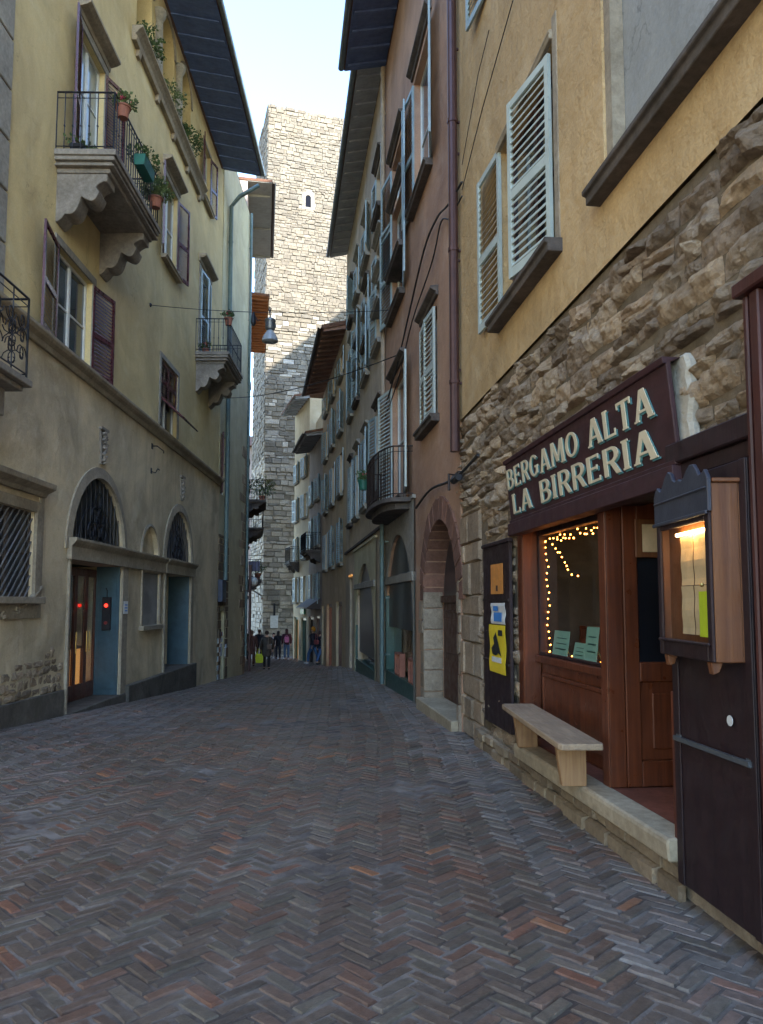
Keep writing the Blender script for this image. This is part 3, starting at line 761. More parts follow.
# dark wooden cladding round the near side, with lintel beam and tall moulded post
f = MB(); f.box(SHB, SH[0]-.052, -.045, -.01, -.1, 2.46); f.build('cladding', M['shopfront'], tav)
f = MB(); f.box(SHB-.2, SH[0]+.0, -.02, .10, 2.44, 2.56); f.box(SHB-.2, SH[0]+.0, -.02, .065, 2.35, 2.44); f.build('head_beam', M['shopfront'], tav, .008)
pz = FB.Z(748, 290, .16); ps = FB.S(748, 600, .16)
f = MB()
f.box(ps-.9, ps, -.02, .10, -.1, pz); f.box(ps-.035, ps+.0, .10, .135, -.1, pz); f.box(ps-.13, ps-.06, .10, .14, -.1, pz); f.box(ps-.95, ps+.03, -.02, .17, pz, pz+.07)
f.box(ps-.7, ps-.2, .10, .125, 1.0, pz-.2); f.box(ps-.7, ps-.2, .10, .125, .15, .85)
f.build('corner_post', wood('post_wood', (.085,.024,.018), (.04,.012,.01), .4), tav, .008)
# dark leaf with posters left of the window
pa, pb = sx(510,600,.05), sx(484,600,.05); pzt = FB.Z(497, 545, .05); pzb = FB.Z(500, 728, .05)
f = MB(); f.box(pa, pb, .018, .055, pzb, pzt); 
f.box(pa-.02, pb+.02, .018, .075, pzt, pzt+.04)
po = f.build('side_panel', M['shopfront'], tav, .006)
f = MB()
for zz in (FB.Z(497,600,.06), FB.Z(497,662,.06)): f.box(pa+.01, pb-.01, .056, .072, zz-.012, zz+.012)
f.build('panel_rail', M['ironb'], po)

# ---- open leaf folded back on the wall, menu case on it
A = Vector((FB.w(SH[0]-.02, .05).x, FB.w(SH[0]-.02, .05).y)); B = Vector((1.775, 3.60))
ang = math.atan2(B.y-A.y, B.x-A.x); ln = (B-A).length
lf = bpy.data.objects.new('shop_leaf', None); COL.objects.link(lf)
bpy.data.objects.remove(lf)
iv = Matrix.Rotation(-FB.ang, 4, 'Z') @ Matrix.Translation((-FB.o.x, -FB.o.y, 0)) @ Matrix.Translation((A.x, A.y, 0)) @ Matrix.Rotation(ang, 4, 'Z')
f = MB(); f.M = iv
# local: x from hinge towards camera, -y to the street
yo = -1
lz0 = .11
f.box(0, ln, -.045, -.005, lz0, 2.34)
f.box(0, .07, -.055, -.045, lz0, 2.34); f.box(ln-.06, ln, -.055, -.045, lz0, 2.34)
leafo = f.build('open_leaf', M['shopfront'], tav, .004); leafo['label'] = 'dark shop leaf folded back against the wall'
f = MB(); f.M = iv; zb_ = FB.Z(700, 745, .1)
f.box(.03, ln-.03, -.075, -.056, zb_-.012, zb_+.012); f.box(.03,.07,-.056,-.045,zb_-.02,zb_+.02); f.box(ln-.08,ln-.04,-.056,-.045,zb_-.02,zb_+.02)
f.build('push_bar', M['zinc'], leafo)
f = MB(); f.M = iv; q = at_y(737, 719, 3.85)
f.lathe([(0,0)]+[(.0,0)], (0,0,0), 3) if False else None
f.M = iv @ Matrix.Translation((ln-.2, -.058, q.z)) @ Matrix.Rotation(PI/2, 4, 'X'); f.lathe([(.026,0),(.026,.003)], (0,0,0), 18)
f.build('sticker', M['paper_white'], leafo)
f = MB(); f.M = iv; f.box(-.035, -.002, -.05, .0, lz0+.1, 1.15); f.build('hinge_stile', M['mahogany'], leafo, .004)

# menu case
cx0, cx1, cy0, cy1 = 1.585, 1.735, 3.66, 4.36
zb0 = at_y(713, 663, cy0).z; ztp = at_y(713, 478, cy0).z
mc = thing('menu_case', 'carved wooden menu case with lit parchment pages on the dark leaf by the doorway', 'menu case', (cx1, (cy0+cy1)/2, zb0), 0)
hy = (cy1-cy0)/2; dx = cx0-cx1; h = ztp-zb0
f = MB()  # open box: back, sides, top, bottom
f.box(-.02, 0, -hy, hy, 0, h-.02); f.box(dx, -.02, -hy, -hy+.03, 0, h-.02); f.box(dx, -.02, hy-.03, hy, 0, h-.02)
f.box(dx, -.02, -hy+.03, hy-.03, 0, .03); f.box(dx, -.02, -hy+.03, hy-.03, h-.05, h-.02)
f.box(dx+.0, .03, -hy-.02, hy+.02, h-.02, h+.0)
f.build('case_box', M['mahogany_box'], mc, .004)
f = MB(); fw = .055
f.box(dx-.016, dx, -hy, -hy+fw, .0, h-.16); f.box(dx-.016, dx, hy-fw, hy, .0, h-.16); f.box(dx-.016, dx, -hy+fw, hy-fw, 0, .09); f.box(dx-.016, dx, -hy+fw, hy-fw, h-.20, h-.16)
f.box(dx-.03, dx-.016, -hy+.02, hy-.02, .075, .092)
f.build('case_door_frame', M['shopfront'], mc, .006)
for a in (-hy+.04, hy-.1):
    f = MB(); f.prism_y([(dx-.01,-.001),(dx+.05,-.001),(dx+.03,-.05),(dx+.0,-.06)], a, a+.05); f.build('foot', M['mahogany_box'], mc, .004)
# carved pediment outline (y, z)
f = MB(); Pp = [(-hy-.01,h-.16),(hy+.01,h-.16),(hy+.01,h-.01)]
prof = [(1,.0),(.93,.035),(.86,.05),(.78,.03),(.72,.02),(.62,.05),(.52,.09),(.40,.115),(.30,.10),(.22,.06),(.12,.045),(.0,.05),(-.10,.035),(-.2,.05),(-.3,.08),(-.42,.10),(-.55,.095),(-.65,.06),(-.72,.03),(-.82,.035),(-.9,.05),(-.97,.02),(-1,-.0)]
Pp = [(-hy-.01,h-.16),(hy+.01,h-.16)]+[(u*(hy+.01), h+v) for u, v in prof]
f.prism_x(Pp, dx-.022, dx-.001)
f.box(dx-.036, dx-.022, -hy-.01, hy+.01, h-.175, h-.155)
f.box(dx-.03, dx-.022, -hy, hy, h-.05, h-.038)
f.build('pediment', paint('slate_paint', (.04,.043,.058), .38, .25), mc, .005)
f = MB(); f.quad((dx-.008,-hy+fw,.09),(dx-.008,hy-fw,.09),(dx-.008,hy-fw,h-.20),(dx-.008,-hy+fw,h-.20)); f.build('pane', M['clear'], mc)
f = MB(); f.box(dx+.045, dx+.055, -hy+.03, hy-.03, .04, h-.06); f.build('backing', M['mahogany_box'], mc)
f = MB()
def sheet(mb, y0, y1, z0, z1, x):
    n = 8
    for i in range(n):
        a = z0+(z1-z0)*i/n; b = z0+(z1-z0)*(i+1)/n
        xa = x+.0025*math.sin(i*1.3); xb = x+.0025*math.sin((i+1)*1.3)
        mb.quad((xa,y0,a),(xa,y1,a),(xb,y1,b),(xb,y0,b))
hm = .12+(h-.38)*.5
f = MB(); sheet(f, -.04, .12, hm+.004, h-.25, dx+.03); f.build('menu_page', M['paper'], mc)
f = MB(); sheet(f, -.04, .12, .12, hm, dx+.028); f.build('menu_page', M['paper'], mc)
f = MB(); sheet(f, -.26, -.05, hm+.004, h-.25, dx+.03); f.build('menu_page', M['paper'], mc)
f = MB(); sheet(f, -.26, -.05, .12, hm, dx+.028); f.build('menu_page', M['paper'], mc)
f = MB(); f.box(dx+.012,dx+.016,-.26,-.14,.115,.34); f.build('lime_card', M['lime_paper'], mc)
f = MB(); f.tube([(dx+.02,-.26,h-.235),(dx+.02,.14,h-.235)], .009, 8); f.build('lamp', M['lamp_on'], mc)
f = MB(); f.box(0,.07,-hy+.02,-hy+.07,h*.72,h*.78); f.box(0,.07,-hy+.02,-hy+.07,h*.06,h*.12); f.box(0,.07,hy-.07,hy-.02,h*.72,h*.78)
f.build('bracket', M['mahogany_box'], mc)
f = MB(); f.ball((dx-.036,-hy+.055,h*.42), .011, 8, 6); f.build('knob', metal('brass', (.6,.4,.12), .3, .9), mc)

# sign
sg0, sg1 = FB.S(672, 410, .11), FB.S(508, 490, .11); sz0 = (FB.Z(512,525,.09)+FB.Z(676,462,.09))/2; sz1 = (FB.Z(508,462,.15)+FB.Z(668,352,.15))/2
sgn = fthing('tavern_sign', 'long dark oxblood signboard lettered BERGAMO ALTA LA BIRRERIA above the tavern window', 'sign', FB, 0, 0, sz0)
hS = sz1-sz0; lean = .06
f = MB(); f.prism_x([(.05,0),(.08,0),(.08+lean,hS),(.05+lean,hS)], sg0, sg1); f.build('board', M['sign_board'], sgn, .006)
f = MB(); f.prism_x([(.081,.0),(.10,.0),(.102,.03),(.084,.03)], sg0, sg1); f.prism_x([(.078+lean,hS-.03),(.095+lean,hS-.03),(.105+lean,hS+.01),(.04,hS+.01)], sg0, sg1)
f.prism_x([(.0,-.12),(.12,-.12),(.12,-.002),(.0,-.002)], sg0-.0, sg1)
f.build('board_moulding', M['sign_board'], sgn, .004)
def letters(txt, xl, xr, z0, hgt):
    sl = FB.S(xl, 470, .11); wd = sl-FB.S(xr, 440, .11)
    words = txt.split(' '); adv = lambda w: sum(GLYPH[c][1] for c in w)+.07*(len(w)-1); tot = sum(adv(w) for w in words)+.56*(len(words)-1); x = 0
    for w_ in words:
        for (dt, dsx, dz, m, nm) in ((.003, -.017, -.013, 'teal_letter', 'letter_shadow'), (.0075, 0, 0, 'cream_letter', 'lettering')):
            mb = MB(); sign_text(mb, w_, sl-x/tot*wd+dsx, z0+dz, adv(w_)/tot*wd, hgt, .005 if dt < .005 else .006)
            for v in mb.v: v.y += .08 + lean*v.z/hS + dt
            mb.build(nm, M[m], sgn)
        x += adv(w_)+.56
letters('BERGAMO ALTA', 509, 658, hS*.54, hS*.31)
letters('LA BIRRERIA', 512, 657, hS*.13, hS*.31)
# pale mortar strip right of the sign
f = MB(); random.seed(3)
mm0, mm1 = FB.S(669,420,.06), FB.S(690,420,.06); _s = sg0; sg0 = mm0+.0
Pm = [(mm0+.05,sz0+.06),(mm1+.02,sz0+.02),(mm1-.01,sz0+.12),(mm1+.03,sz0+.25),(mm1+.0,sz0+.38),(mm1+.035,sz0+.5),(mm1+.02,sz1-.05),(mm1+.06,sz1+.03),(mm0+.05,sz1+.02)]
f.prism_y(Pm, -.02, .05); f.build('mortar_fill', plaster('pale_mortar', (.58,.53,.42), (.42,.37,.28), bump=.03), tav, .02)

# bench
hz_ = THR
q1 = at_z(507, 702, THR+.33); q2 = at_z(566, 745, THR+.33)
def loc(fac, P): v = Vector((P.x, P.y))-fac.o; return v.dot(fac.d), v.dot(fac.n)
(bs1, bt1), (bs0, bt0) = loc(FB, q1), loc(FB, q2)
print('bench', bs0, bt0, bs1, bt1, 'THR', THR, proj(FB.w(bs0,bt0,THR+.33)))
bt = (bt0+bt1)/2
bch = fthing('wooden_bench', 'weathered plank bench on two splayed honey coloured legs below the tavern window', 'bench', FB, 2.62, .185, THR)
bch.rotation_euler.z += -.085; bs0, bs1 = 1.56, 3.68
bl = (bs1-bs0)/2
f = MB(); random.seed(8)
f.prism_z([(-bl,-.15),(-bl+.03,-.16),(bl-.02,-.16),(bl,-.14),(bl,.12),(bl-.05,.15),(-bl+.04,.15),(-bl,.13)], .305, .35); f.build('seat', M['bench_wood'], bch, .008, seg=2)
for x in (-bl+.32, bl-.32):
    f = MB(); f.prism_x([(-.12,.0),(.06,.0),(.10,.305),(-.12,.305)], x-.03, x+.03); f.build('leg', M['bench_leg'], bch, .005)
f = MB(); f.box(-bl+.35, bl-.35, -.04, -.01, .22, .29); f.build('stretcher', M['bench_leg'], bch, .004)

# posters and plates on the side panel
def poster(name, label, cat, x0, x1, y0, y1, mat, t=.058, th=.004):
    a, b = sorted((FB.S(x0, (y0+y1)/2, t), FB.S(x1, (y0+y1)/2, t))); c = FB.Z((x0+x1)/2, y1, t); d = FB.Z((x0+x1)/2, y0, t)
    o = fthing(name, label, cat, FB, (a+b)/2, t, c)
    f = MB(); w = (b-a)/2; n = 8; P1 = []
    for i in range(n):
        za, zb = (d-c)*i/n, (d-c)*(i+1)/n; ta, tb = .004+.006*(1+math.sin(i*1.1)), .004+.006*(1+math.sin((i+1)*1.1))
        if mat == 'orange_plate': ta = tb = .008
        f.hexa([(-w,ta-.003,za),(w,ta-.003,za),(w,ta,za),(-w,ta,za),(-w,tb-.003,zb),(w,tb-.003,zb),(w,tb,zb),(-w,tb,zb)])
    f.build('sheet', M[mat], o); return o, w, d-c
o, w, h_ = poster('orange_plate', 'small orange plate on the dark panel left of the tavern window', 'plate', 491.5, 503.5, 564, 594, 'orange_plate')
f = MB(); f.box(-.04,.03,.0085,.010,.03,.09); f.build('emblem', M['door_brown'], o)
o, w, h_ = poster('paper_leaflet', 'white leaflet with a blue print on the dark panel above the yellow poster', 'leaflet', 492, 506, 603, 624, 'paper_white')
f = MB(); f.box(-w*.6,w*.5,.0175,.019,h_*.12,h_*.55); f.box(-w*.1,w*.6,.0175,.019,h_*.62,h_*.85); f.build('blue_patch', M['blue_print'], o)
o, w, h_ = poster('yellow_poster', 'yellow poster with a black figure and white strip, below the leaflet', 'poster', 490.5, 506.5, 625, 673, 'yellow_paper')
f = MB(); f.prism_y([(w*.55,h_*.38),(w*.1,h_*.36),(-w*.2,h_*.42),(-w*.55,h_*.36),(-w*.2,h_*.62),(w*.1,h_*.84),(w*.4,h_*.72),(w*.3,h_*.6),(w*.65,h_*.5)], .0175, .019)
f.box(-w*.7,-w*.2,.0175,.019,h_*.78,h_*.9); f.build('black_figure', M['black_print'], o)
f = MB(); f.box(-w*.55,w*.6,.0175,.0195,h_*.22,h_*.33); f.build('white_strip', M['paper_white'], o)

# fairy lights round the shop window
fl = fthing('fairy_lights', 'string of warm fairy lights looped round the inside of the tavern window', 'string lights', FB, gl[1], -.23, gl[2])
wpath = []; random.seed(14)
W0 = gl[0]-gl[1]; Hh = gl[3]-gl[2]
def jit(): return random.gauss(0, .012)
for i in range(12): wpath.append((W0*.93*(1-i/11)-.08+jit(), random.uniform(-.03,.0), .05+jit()))
for i in range(18): wpath.append((-.085-.02*math.sin(i)+jit(), random.uniform(-.03,0), .05+(Hh-.14)*i/17))
for i in range(34): wpath.append((-.10+(W0+.18)*(i/33)+jit(), random.uniform(-.05,0), Hh-.10+.028*math.sin(i*2.2)+jit()))
for i in range(9): wpath.append((-.12-.62*(i/8)+jit(), -.06, Hh*.80-Hh*.22*(i/8)+jit())) if False else None
side = [(-.10-.60*(i/8), -.08+jit(), Hh*.86-Hh*.24*(i/8)+jit()) for i in range(9)]
f = MB(); f.tube(wpath, .0025, 4); f.tube([(-.09,-.05,Hh*.9)]+side, .0025, 4); f.build('wire', M['cable'], fl)
for q in wpath[::1]+side[::1]:
    f = MB(); f.ball((q[0], q[1]+.005, q[2]-.012), .0075, 6, 4); f.build('bulb', M['bulb'], fl)
# cards, shelf and bottles in the window
for (x0, x1, y0, y1, lab) in ((552, 567, 631, 656, 'largest pale green card at the foot of the shop window, nearest the far corner'), (572, 583, 643, 662, 'small pale green card in the middle of the shop window foot'), (584, 596, 627, 658, 'pale green card with a dark emblem at the near end of the shop window')):
    a, b = sorted((FB.S(x0, 640, -.2), FB.S(x1, 640, -.2))); c = gl[2]+.01; d = FB.Z((x0+x1)/2, y0, -.2)
    o = fthing('window_card', lab, 'card', FB, (a+b)/2, -.2, c)
    f = MB(); w = (b-a)/2; hh_ = max(.12, d-c); f.prism_x([(0,0),(.004,0),(-.03,hh_),(-.034,hh_)], -w, w); f.build('card', M['green_card'], o)
    f = MB(); 
    for k in range(3): f.box(-w*.7, w*.6, -.012-.009*k, -.006-.009*k+.004, hh_*(.3+.2*k), hh_*(.34+.2*k))
    f.build('print', M['greenteal'], o)
    f = MB(); f.prism_x([(-.034,hh_*.8),(-.03,hh_*.8),(-.1,0),(-.104,0)], -.01, .01); f.build('strut', M['green_card'], o)
dk = fthing('display_ledge', 'dark wooden ledge with a shelf of bottles behind the tavern window', 'shelf', FB, (gl[0]+gl[1])/2, -.45, gl[2])
hw = (gl[1]-gl[0])/2
f = MB(); f.box(-hw, hw, -.35, .3, -.04, 0.0); f.build('ledge', M['walnut'], dk)
f = MB(); f.box(-hw, hw, -.34, -.14, .26, .28); f.box(-hw,-hw+.03,-.34,-.14,.001,.26); f.box(hw-.03,hw,-.34,-.14,.001,.26); f.build('shelf_board', M['walnut'], dk)
bot = []
for i in range(8):
    t_ = fthing('bottle', 'dark glass bottle standing on the shelf deep in the tavern window', 'bottle', FB, gl[0]+.15+i*.17, -.45-.24, gl[2]+.28, 'bottles on the shelf behind the window')
    f = MB(); k = 1+.15*math.sin(i*2); f.lathe([(.035,0),(.037,.02),(.037,.17*k),(.028,.21*k),(.013,.235*k),(.013,.29*k),(.016,.30*k)], (0,0,0), 12); f.build('glass_body', M['bottle'], t_, smooth=True)
    f = MB(); f.lathe([(.0385,.05),(.0385,.12)], (0,0,0), 12); f.build('paper_label', M['paper'], t_)
# a little warm light in the bar
def plight(name, loc, e, c, r):
    l = bpy.data.lights.new(name, 'POINT'); l.energy = e; l.color = c; l.shadow_soft_size = r
    o = bpy.data.objects.new(name, l); COL.objects.link(o); o.location = loc; return o
lampz = fthing('pendant_lamp', 'small pendant lamp glowing inside the dark bar room', 'lamp', FB, 2.6, -1.9, 2.25)
f = MB(); f.lathe([(.11,0),(.09,.06),(.03,.12),(.02,.13)], (0,0,0), 14); f.build('shade', M['ironb'], lampz)
f = MB(); f.ball((0,0,.01), .035, 10, 8); f.build('bulb', M['lamp_on'], lampz)
f = MB(); f.tube([(0,0,.13),(0,0,.5)], .005, 5); f.build('cord', M['cable'], lampz)
plight('menu_light', (cx0+.035, (cy0+cy1)/2-.05, ztp-.26), .22, (1,.62,.28), .02)
lp = plight('bar_light', FB.w(2.6, -1.9, 2.1), 5, (1,.6,.3), .06)

# ================================================================== RED HOUSE
red = fthing('red_house', 'dark red plastered house with a brick arched door beside the ochre stone house', 'house', FR, 0, 0, 0)
RE = 7.5
zr = FR.Z(344, 70, 1.0)
dOut = (FR.S(459, 640), FR.S(425, 640), -.2, FR.Z(440, 519))        # arched entrance
dOut = (dOut[0], dOut[1], -.2, dOut[3])
shA = (FR.S(415, 620), FR.S(386, 620), -.25, FR.Z(400, 534))        # green shop, in the red house's bay
W1 = op(FR, 423, 437.5, 370, (437, 305), (437, 416))
W2 = op(FR, 414, 431, 120, (431, 18), (431, 163))
W3 = op(FR, 392, 404, 250, (404, 178), (404, 290))
W4 = (W3[0]-.1, W3[1]+.0, FR.Z(408, 492), FR.Z(408, 357))
W5 = (W3[0], W3[1], W2[2], W2[3])
ops = [W1, W2, W3, W4, W5]
ops = [o+(0,.2) for o in ops]+[dOut+((dOut[1]-dOut[0])/2,.38), shA+((shA[1]-shA[0])/2,.10)]
f = MB(); facade(f, .0, RE, -3, zr+.05, ops); body(f, 0, RE, -3, zr, 10); f.build('wall', M['plaster_red'], red)
eave(red, 0, RE, zr, 1.0, M['soffit_dark'], M['roof_tile'], 10, .22, gut=M['zinc'], rh=.05)
def rwin(root, o, lang=175, rang=172, mat='bluegrey', lin=True, pane='glass', sm='trim_dark', label=None):
    q = window(root, *o, depth=.18, frame=M['white_paint'], pane=M[pane]); w = (o[1]-o[0])/2
    shutter(q, o[0]+.01, w, o[2]+.02, o[3]-.02, lang, 1, M[mat], .03, slat=.08)
    shutter(q, o[1]-.01, w, o[2]+.02, o[3]-.02, rang, -1, M[mat], .03, slat=.08)
    sill(q, o[0], o[1], o[2], M[sm], .16, .12, .14)
    if lin: lintel(q, o[0], o[1], o[3]+.12, M[sm], .13, .14, .12)
    if label: q['label'] = label
    return q
rwin(red, W1, 4, 3, 'sage'); rwin(red, W2, 168, 174); rwin(red, W3, 172, 170); rwin(red, W4, 172, 168, 'sage'); rwin(red, W5, 172, 172)
# arched entrance: brick ring, limestone jambs, panelled door
f = MB(); cxm = (dOut[0]+dOut[1])/2; R0 = (dOut[1]-dOut[0])/2; spz = dOut[3]-R0
random.seed(9)
nb_ = 17
for i in range(nb_):
    a0, a1 = PI*(i+.04)/nb_, PI*(i+.96)/nb_; r0, r1 = R0-.01, R0+.33+random.uniform(-.02,.03)
    f.cur = tuple(random.uniform(.75,1.15) for _ in range(1))*3
    f.prism_y([(cxm-r0*math.cos(a0),spz+r0*math.sin(a0)),(cxm-r1*math.cos(a0),spz+r1*math.sin(a0)),(cxm-r1*math.cos(a1),spz+r1*math.sin(a1)),(cxm-r0*math.cos(a1),spz+r0*math.sin(a1))], -.4, .03+random.uniform(-.006,.01))
f.build('arch_ring', M['brick_arch'], red, .008)
f = MB()
blocks(f, dOut[1], dOut[1]+.35, -.4, spz, (.22,.4), (.35,.36), .0, None, [(1,1,1),(.85,.8,.75),(1.05,.95,.85)], .03)
f.build('jamb_stones', M['limestone'], red, .012); f = MB(); blocks(f, .02, dOut[0], -.4, spz+.4, (.25,.45), (.2,.4), .0, None, [(1,1,1),(.85,.8,.75)], .03)
f.build('jamb_stones', M['limestone'], red, .012); f = MB()
# inside the reveal at the far side: the stones turn the corner
z = -.3
while z < spz:
    h = random.uniform(.22,.4); f.cur = (random.uniform(.75,1.1),)*3; f.box(dOut[1]-.03+random.uniform(-.01,.01), dOut[1]+.02, -.30, .028, z, z+h-.012); z += h
f.build('jamb_stones', M['limestone'], red, .012)
dd = -.31
f = MB(); f.box(dOut[0], dOut[1]-.03, dd-.05, dd, .0, spz-.03); f.box(cxm-.02, cxm+.02, dd, dd+.02, .02, spz-.05)
for x0 in (dOut[0]+.1, cxm+.08):
    for z0, z1 in ((.15,.75),(.85,1.4),(1.5,spz-.15)): f.box(x0, x0+R0-.25, dd, dd+.02, z0, z1)
ed = f.build('entrance_door', M['door_brown'], red, .008)
f = MB(); f.box(dOut[0], dOut[1]-.03, dd-.05, dd+.05, spz-.03, spz+.08); f.build('transom', M['door_brown'], ed)
f = MB(); f.prism_y(arc_pts(dOut[0]+.01, dOut[1]-.01, spz+.08, dOut[3]-.01), dd-.04, dd-.01); f.build('fanlight', M['glass_black'], ed)
f = MB(); f.ball((cxm-.1, dd+.06, 1.0), .03); f.build('handle', M['ironb'], ed)
f = MB(); f.box(dOut[0]-.1, dOut[1]+.1, dd-.1, .14, -.3, .10); f.build('doorstep', M['sill_stone'], red, .015)
random.seed(15)

def shop(root, fac, o, zl, frame, label_green='greenteal', panel=None, pz=None, ext=.32, glassmat='clear', lit=True, light=None):
    """arched shop: pale surround panel, lintel band, dark fanlight, painted frame and clear display window"""
    a, b, c, d = o; R = (b-a)/2; sp = d-R
    if panel:
        f = MB(); pr = .035
        facade(f, a-ext, b+ext, zl-.45 if False else c-.2, pz, [(a, b, c-.3, d, R, .03)], t=pr)
        f.box(a-ext, b+ext, 0, pr+.03, pz, pz+.06)
        f.build('shop_surround', panel, root)
    s = MB(); s.box(a-.05, b+.05, -.085, .07, zl, zl+.16); s.build('shop_lintel', M['trim_grey'], root, .006)
    s = MB(); s.prism_y(arc_pts(a+.002, b-.002, sp, d-.002), -.09, -.05); s.box(a+.01, b-.01, -.09, -.05, zl+.16, sp) if sp > zl+.17 else None
    s.build('fanlight', M['glass_black'], root)
    w = .13; s = MB()
    s.box(a+.002, a+w, -.34, .02, c, zl-.002); s.box(b-w, b-.002, -.34, .02, c, zl-.002); s.box(a+w, b-w, -.30, -.2, zl-.12, zl-.002); s.box(a+w, b-w, -.34, .01, c, c+.42)
    sf_ = s.build('shop_frame', frame, root, .008)
    s = MB(); s.box(a+w, b-w, -.17, -.165, c+.42, zl-.12); s.build('shop_pane', M['clear'], sf_)
    s = MB(); s.quad((a-.4,-.36,c),(a-.4,-2.2,c),(a-.4,-2.2,zl),(a-.4,-.36,zl)); s.quad((b+.4,-.36,c),(b+.4,-2.2,c),(b+.4,-2.2,zl),(b+.4,-.36,zl))
    s.quad((a-.4,-2.2,c),(b+.4,-2.2,c),(b+.4,-2.2,zl),(a-.4,-2.2,zl)); s.quad((a-.4,-.36,zl-.01),(b+.4,-.36,zl-.01),(b+.4,-2.2,zl-.01),(a-.4,-2.2,zl-.01)); s.quad((a-.4,-.36,c+.3),(b+.4,-.36,c+.3),(b+.4,-2.2,c+.3),(a-.4,-2.2,c+.3))
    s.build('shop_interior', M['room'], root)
    for k in range(3):
        s = MB(); x = a+(b-a)*(.25+.25*k); s.box(x-.16, x+.16, -1.5, -1.2, c+.42, c+1.0+.3*k); s.box(x-.2, x+.2, -1.55, -1.15, c+1.0+.3*k, c+1.04+.3*k)
        s.build('display_stand', M['bench_leg'], root)
    return sf_
zl1 = FR.Z(400, 583)
shop(red, FR, shA, zl1, M['greenteal'], panel=M['trim_grey'], pz=FR.Z(400, 510), ext=.14)
# two terracotta-coloured display boxes by the green shop
for k, (xp, yp) in enumerate(((397, 676), (411, 690))):
    s_ = FR.S(xp, yp-5, -.0); g_ = FR.w(s_, -.02); zz = shA[2]+.42
    bx = fthing('display_crate', ('far' if k == 0 else 'near')+' terracotta painted crate on the ledge of the green arched shop', 'crate', FR, s_, .0, zz-.12 if False else zz, None)
    f = MB(); f.box(-.34,.34,-.12,.0,0,.03); f.box(-.34,.34,-.12,.0,.42,.46); f.box(-.34,-.30,-.12,.0,.03,.42); f.box(.30,.34,-.12,.0,.03,.42); f.box(-.3,.3,-.12,-.1,.03,.42)
    f.build('box', M['terracotta'], bx, .004)
    f = MB(); f.box(-.02,.02,-.10,-.002,.03,.42); f.build('divider', M['terracotta'], bx)
# balcony of the red house (rounded iron balcony)
b0, b1 = FR.S(413, 495), FR.S(388, 495); bz = FR.Z(413, 497); bo = .6
bal = MB()
plan = [(b0,0)]+[((b0+b1)/2-(b1-b0)/2*math.cos(PI*i/10)*(1.0), bo*min(1,math.sin(PI*i/10)**.45)) for i in range(11)]+[(b1,0)]
plan = [(b0,-.02)]+[(x, max(0,y)) for x, y in plan[2:-2]]+[(b1,-.02)]
bal.prism_z([(b0-.04,-.02)]+[(x,y+.04) for x,y in plan[1:-1]]+[(b1+.04,-.02)], bz-.08, bz)
bal.prism_z([(b0+.1,-.02)]+[(b0+(x-b0)*.9+.05*(b1-b0),y*.85) for x,y in plan[1:-1]]+[(b1-.1,-.02)], bz-.2, bz-.08)
bo_ = bal.build('balcony', M['trim_dark'], red, .006)
f = MB(); rail(f, plan, bz, .95, .10, .008, False); f.build('railing', M['ironb'], bo_)
plant('potted_plant', 'trailing plant in a green pot hung on the rounded iron balcony of the red house', FR.w(b1+.1, bo*.9, bz+.62), .16, .2, 26, M['leaf'], M['pot_green'], .13, .22, FR.ang, None, M['flower'])
f = MB()
# downpipes
def pipe(name, lab, fac, s, t, z0, z1, r, mat, joints=4, foot=None, cat='downpipe', top=None):
    o = fthing(name, lab, cat, fac, s, t, z0)
    f = MB(); path = [(0,0,0),(0,0,z1-z0)]
    if foot: path = [(0,.14,-.12),(0,.06,-.02)]+path[0:]
    if top: path += [tuple(q) for q in top]
    f.tube(path, r, 12); f.build('tube', M[mat], o, smooth=False)
    f = MB()
    for i in range(joints):
        z = (z1-z0)*(i+.5)/joints; f.tube([(0,0,z),(0,0,z+.05)], r*1.16, 12); f.box(-.015,.015,-t,0,z,z+.03)
    f.build('brackets', M[mat], o); return o
pipe('downpipe', 'thick brown downpipe at the corner of the red house and the ochre stone house', FR, FR.S(455,450,.1), .1, FR.Z(457,450,.1), zr+.2, .065, 'pipe_brown', 6)
pipe('downpipe', 'thin brown pipe beside the thick downpipe, against the ochre wall', FB, S1-.10, .06, 4.0, zr+.2, .028, 'pipe_brown', 7)
pipe('downpipe', 'buff downpipe between the red house and the grey house', FR, FR.S(383,400,.08), .08, .2, zr, .055, 'pipe_buff', 6)
pipe('downpipe', 'dark lower downpipe between the two arched green shops', FR, FR.S(381,600,.2), .18, -.1, 3.6, .05, 'pipe_green', 3)
# loose cables on the red facade
def cable(lab, pts, r, name='wall_cable', cat='cable'):
    o = thing(name, lab, cat, pts[0]); f = MB(); p0 = Vector(pts[0]); f.tube([Vector(p)-p0 for p in pts], r, 6); f.build('strand', M['cable'], o); return o
def fpts(fac, px, t): 
    out = []
    for (x, y) in px: s, z = fac.hit(x, y, t); out.append(fac.w(s, t, z))
    return out
def smooth(P, n=5):
    out = []
    for i in range(len(P)-1):
        a, b, c, d = P[max(i-1,0)], P[i], P[i+1], P[min(i+2,len(P)-1)]
        for k in range(n):
            u = k/n; out.append(.5*((2*b)+(-a+c)*u+(2*a-5*b+4*c-d)*u*u+(-a+3*b-3*c+d)*u**3))
    return out+[P[-1]]
cable('slack black cable drooping down the red facade from the corner, the upper of two', smooth(fpts(FR, [(462,182),(448,205),(437,218),(424,250),(408,318),(396,370),(385,408)], .06)), .016)
cable('slack black cable drooping down the red facade, the lower of two', smooth(fpts(FR, [(462,196),(450,218),(441,222),(432,262),(412,322),(398,380),(384,420)], .05)), .012)
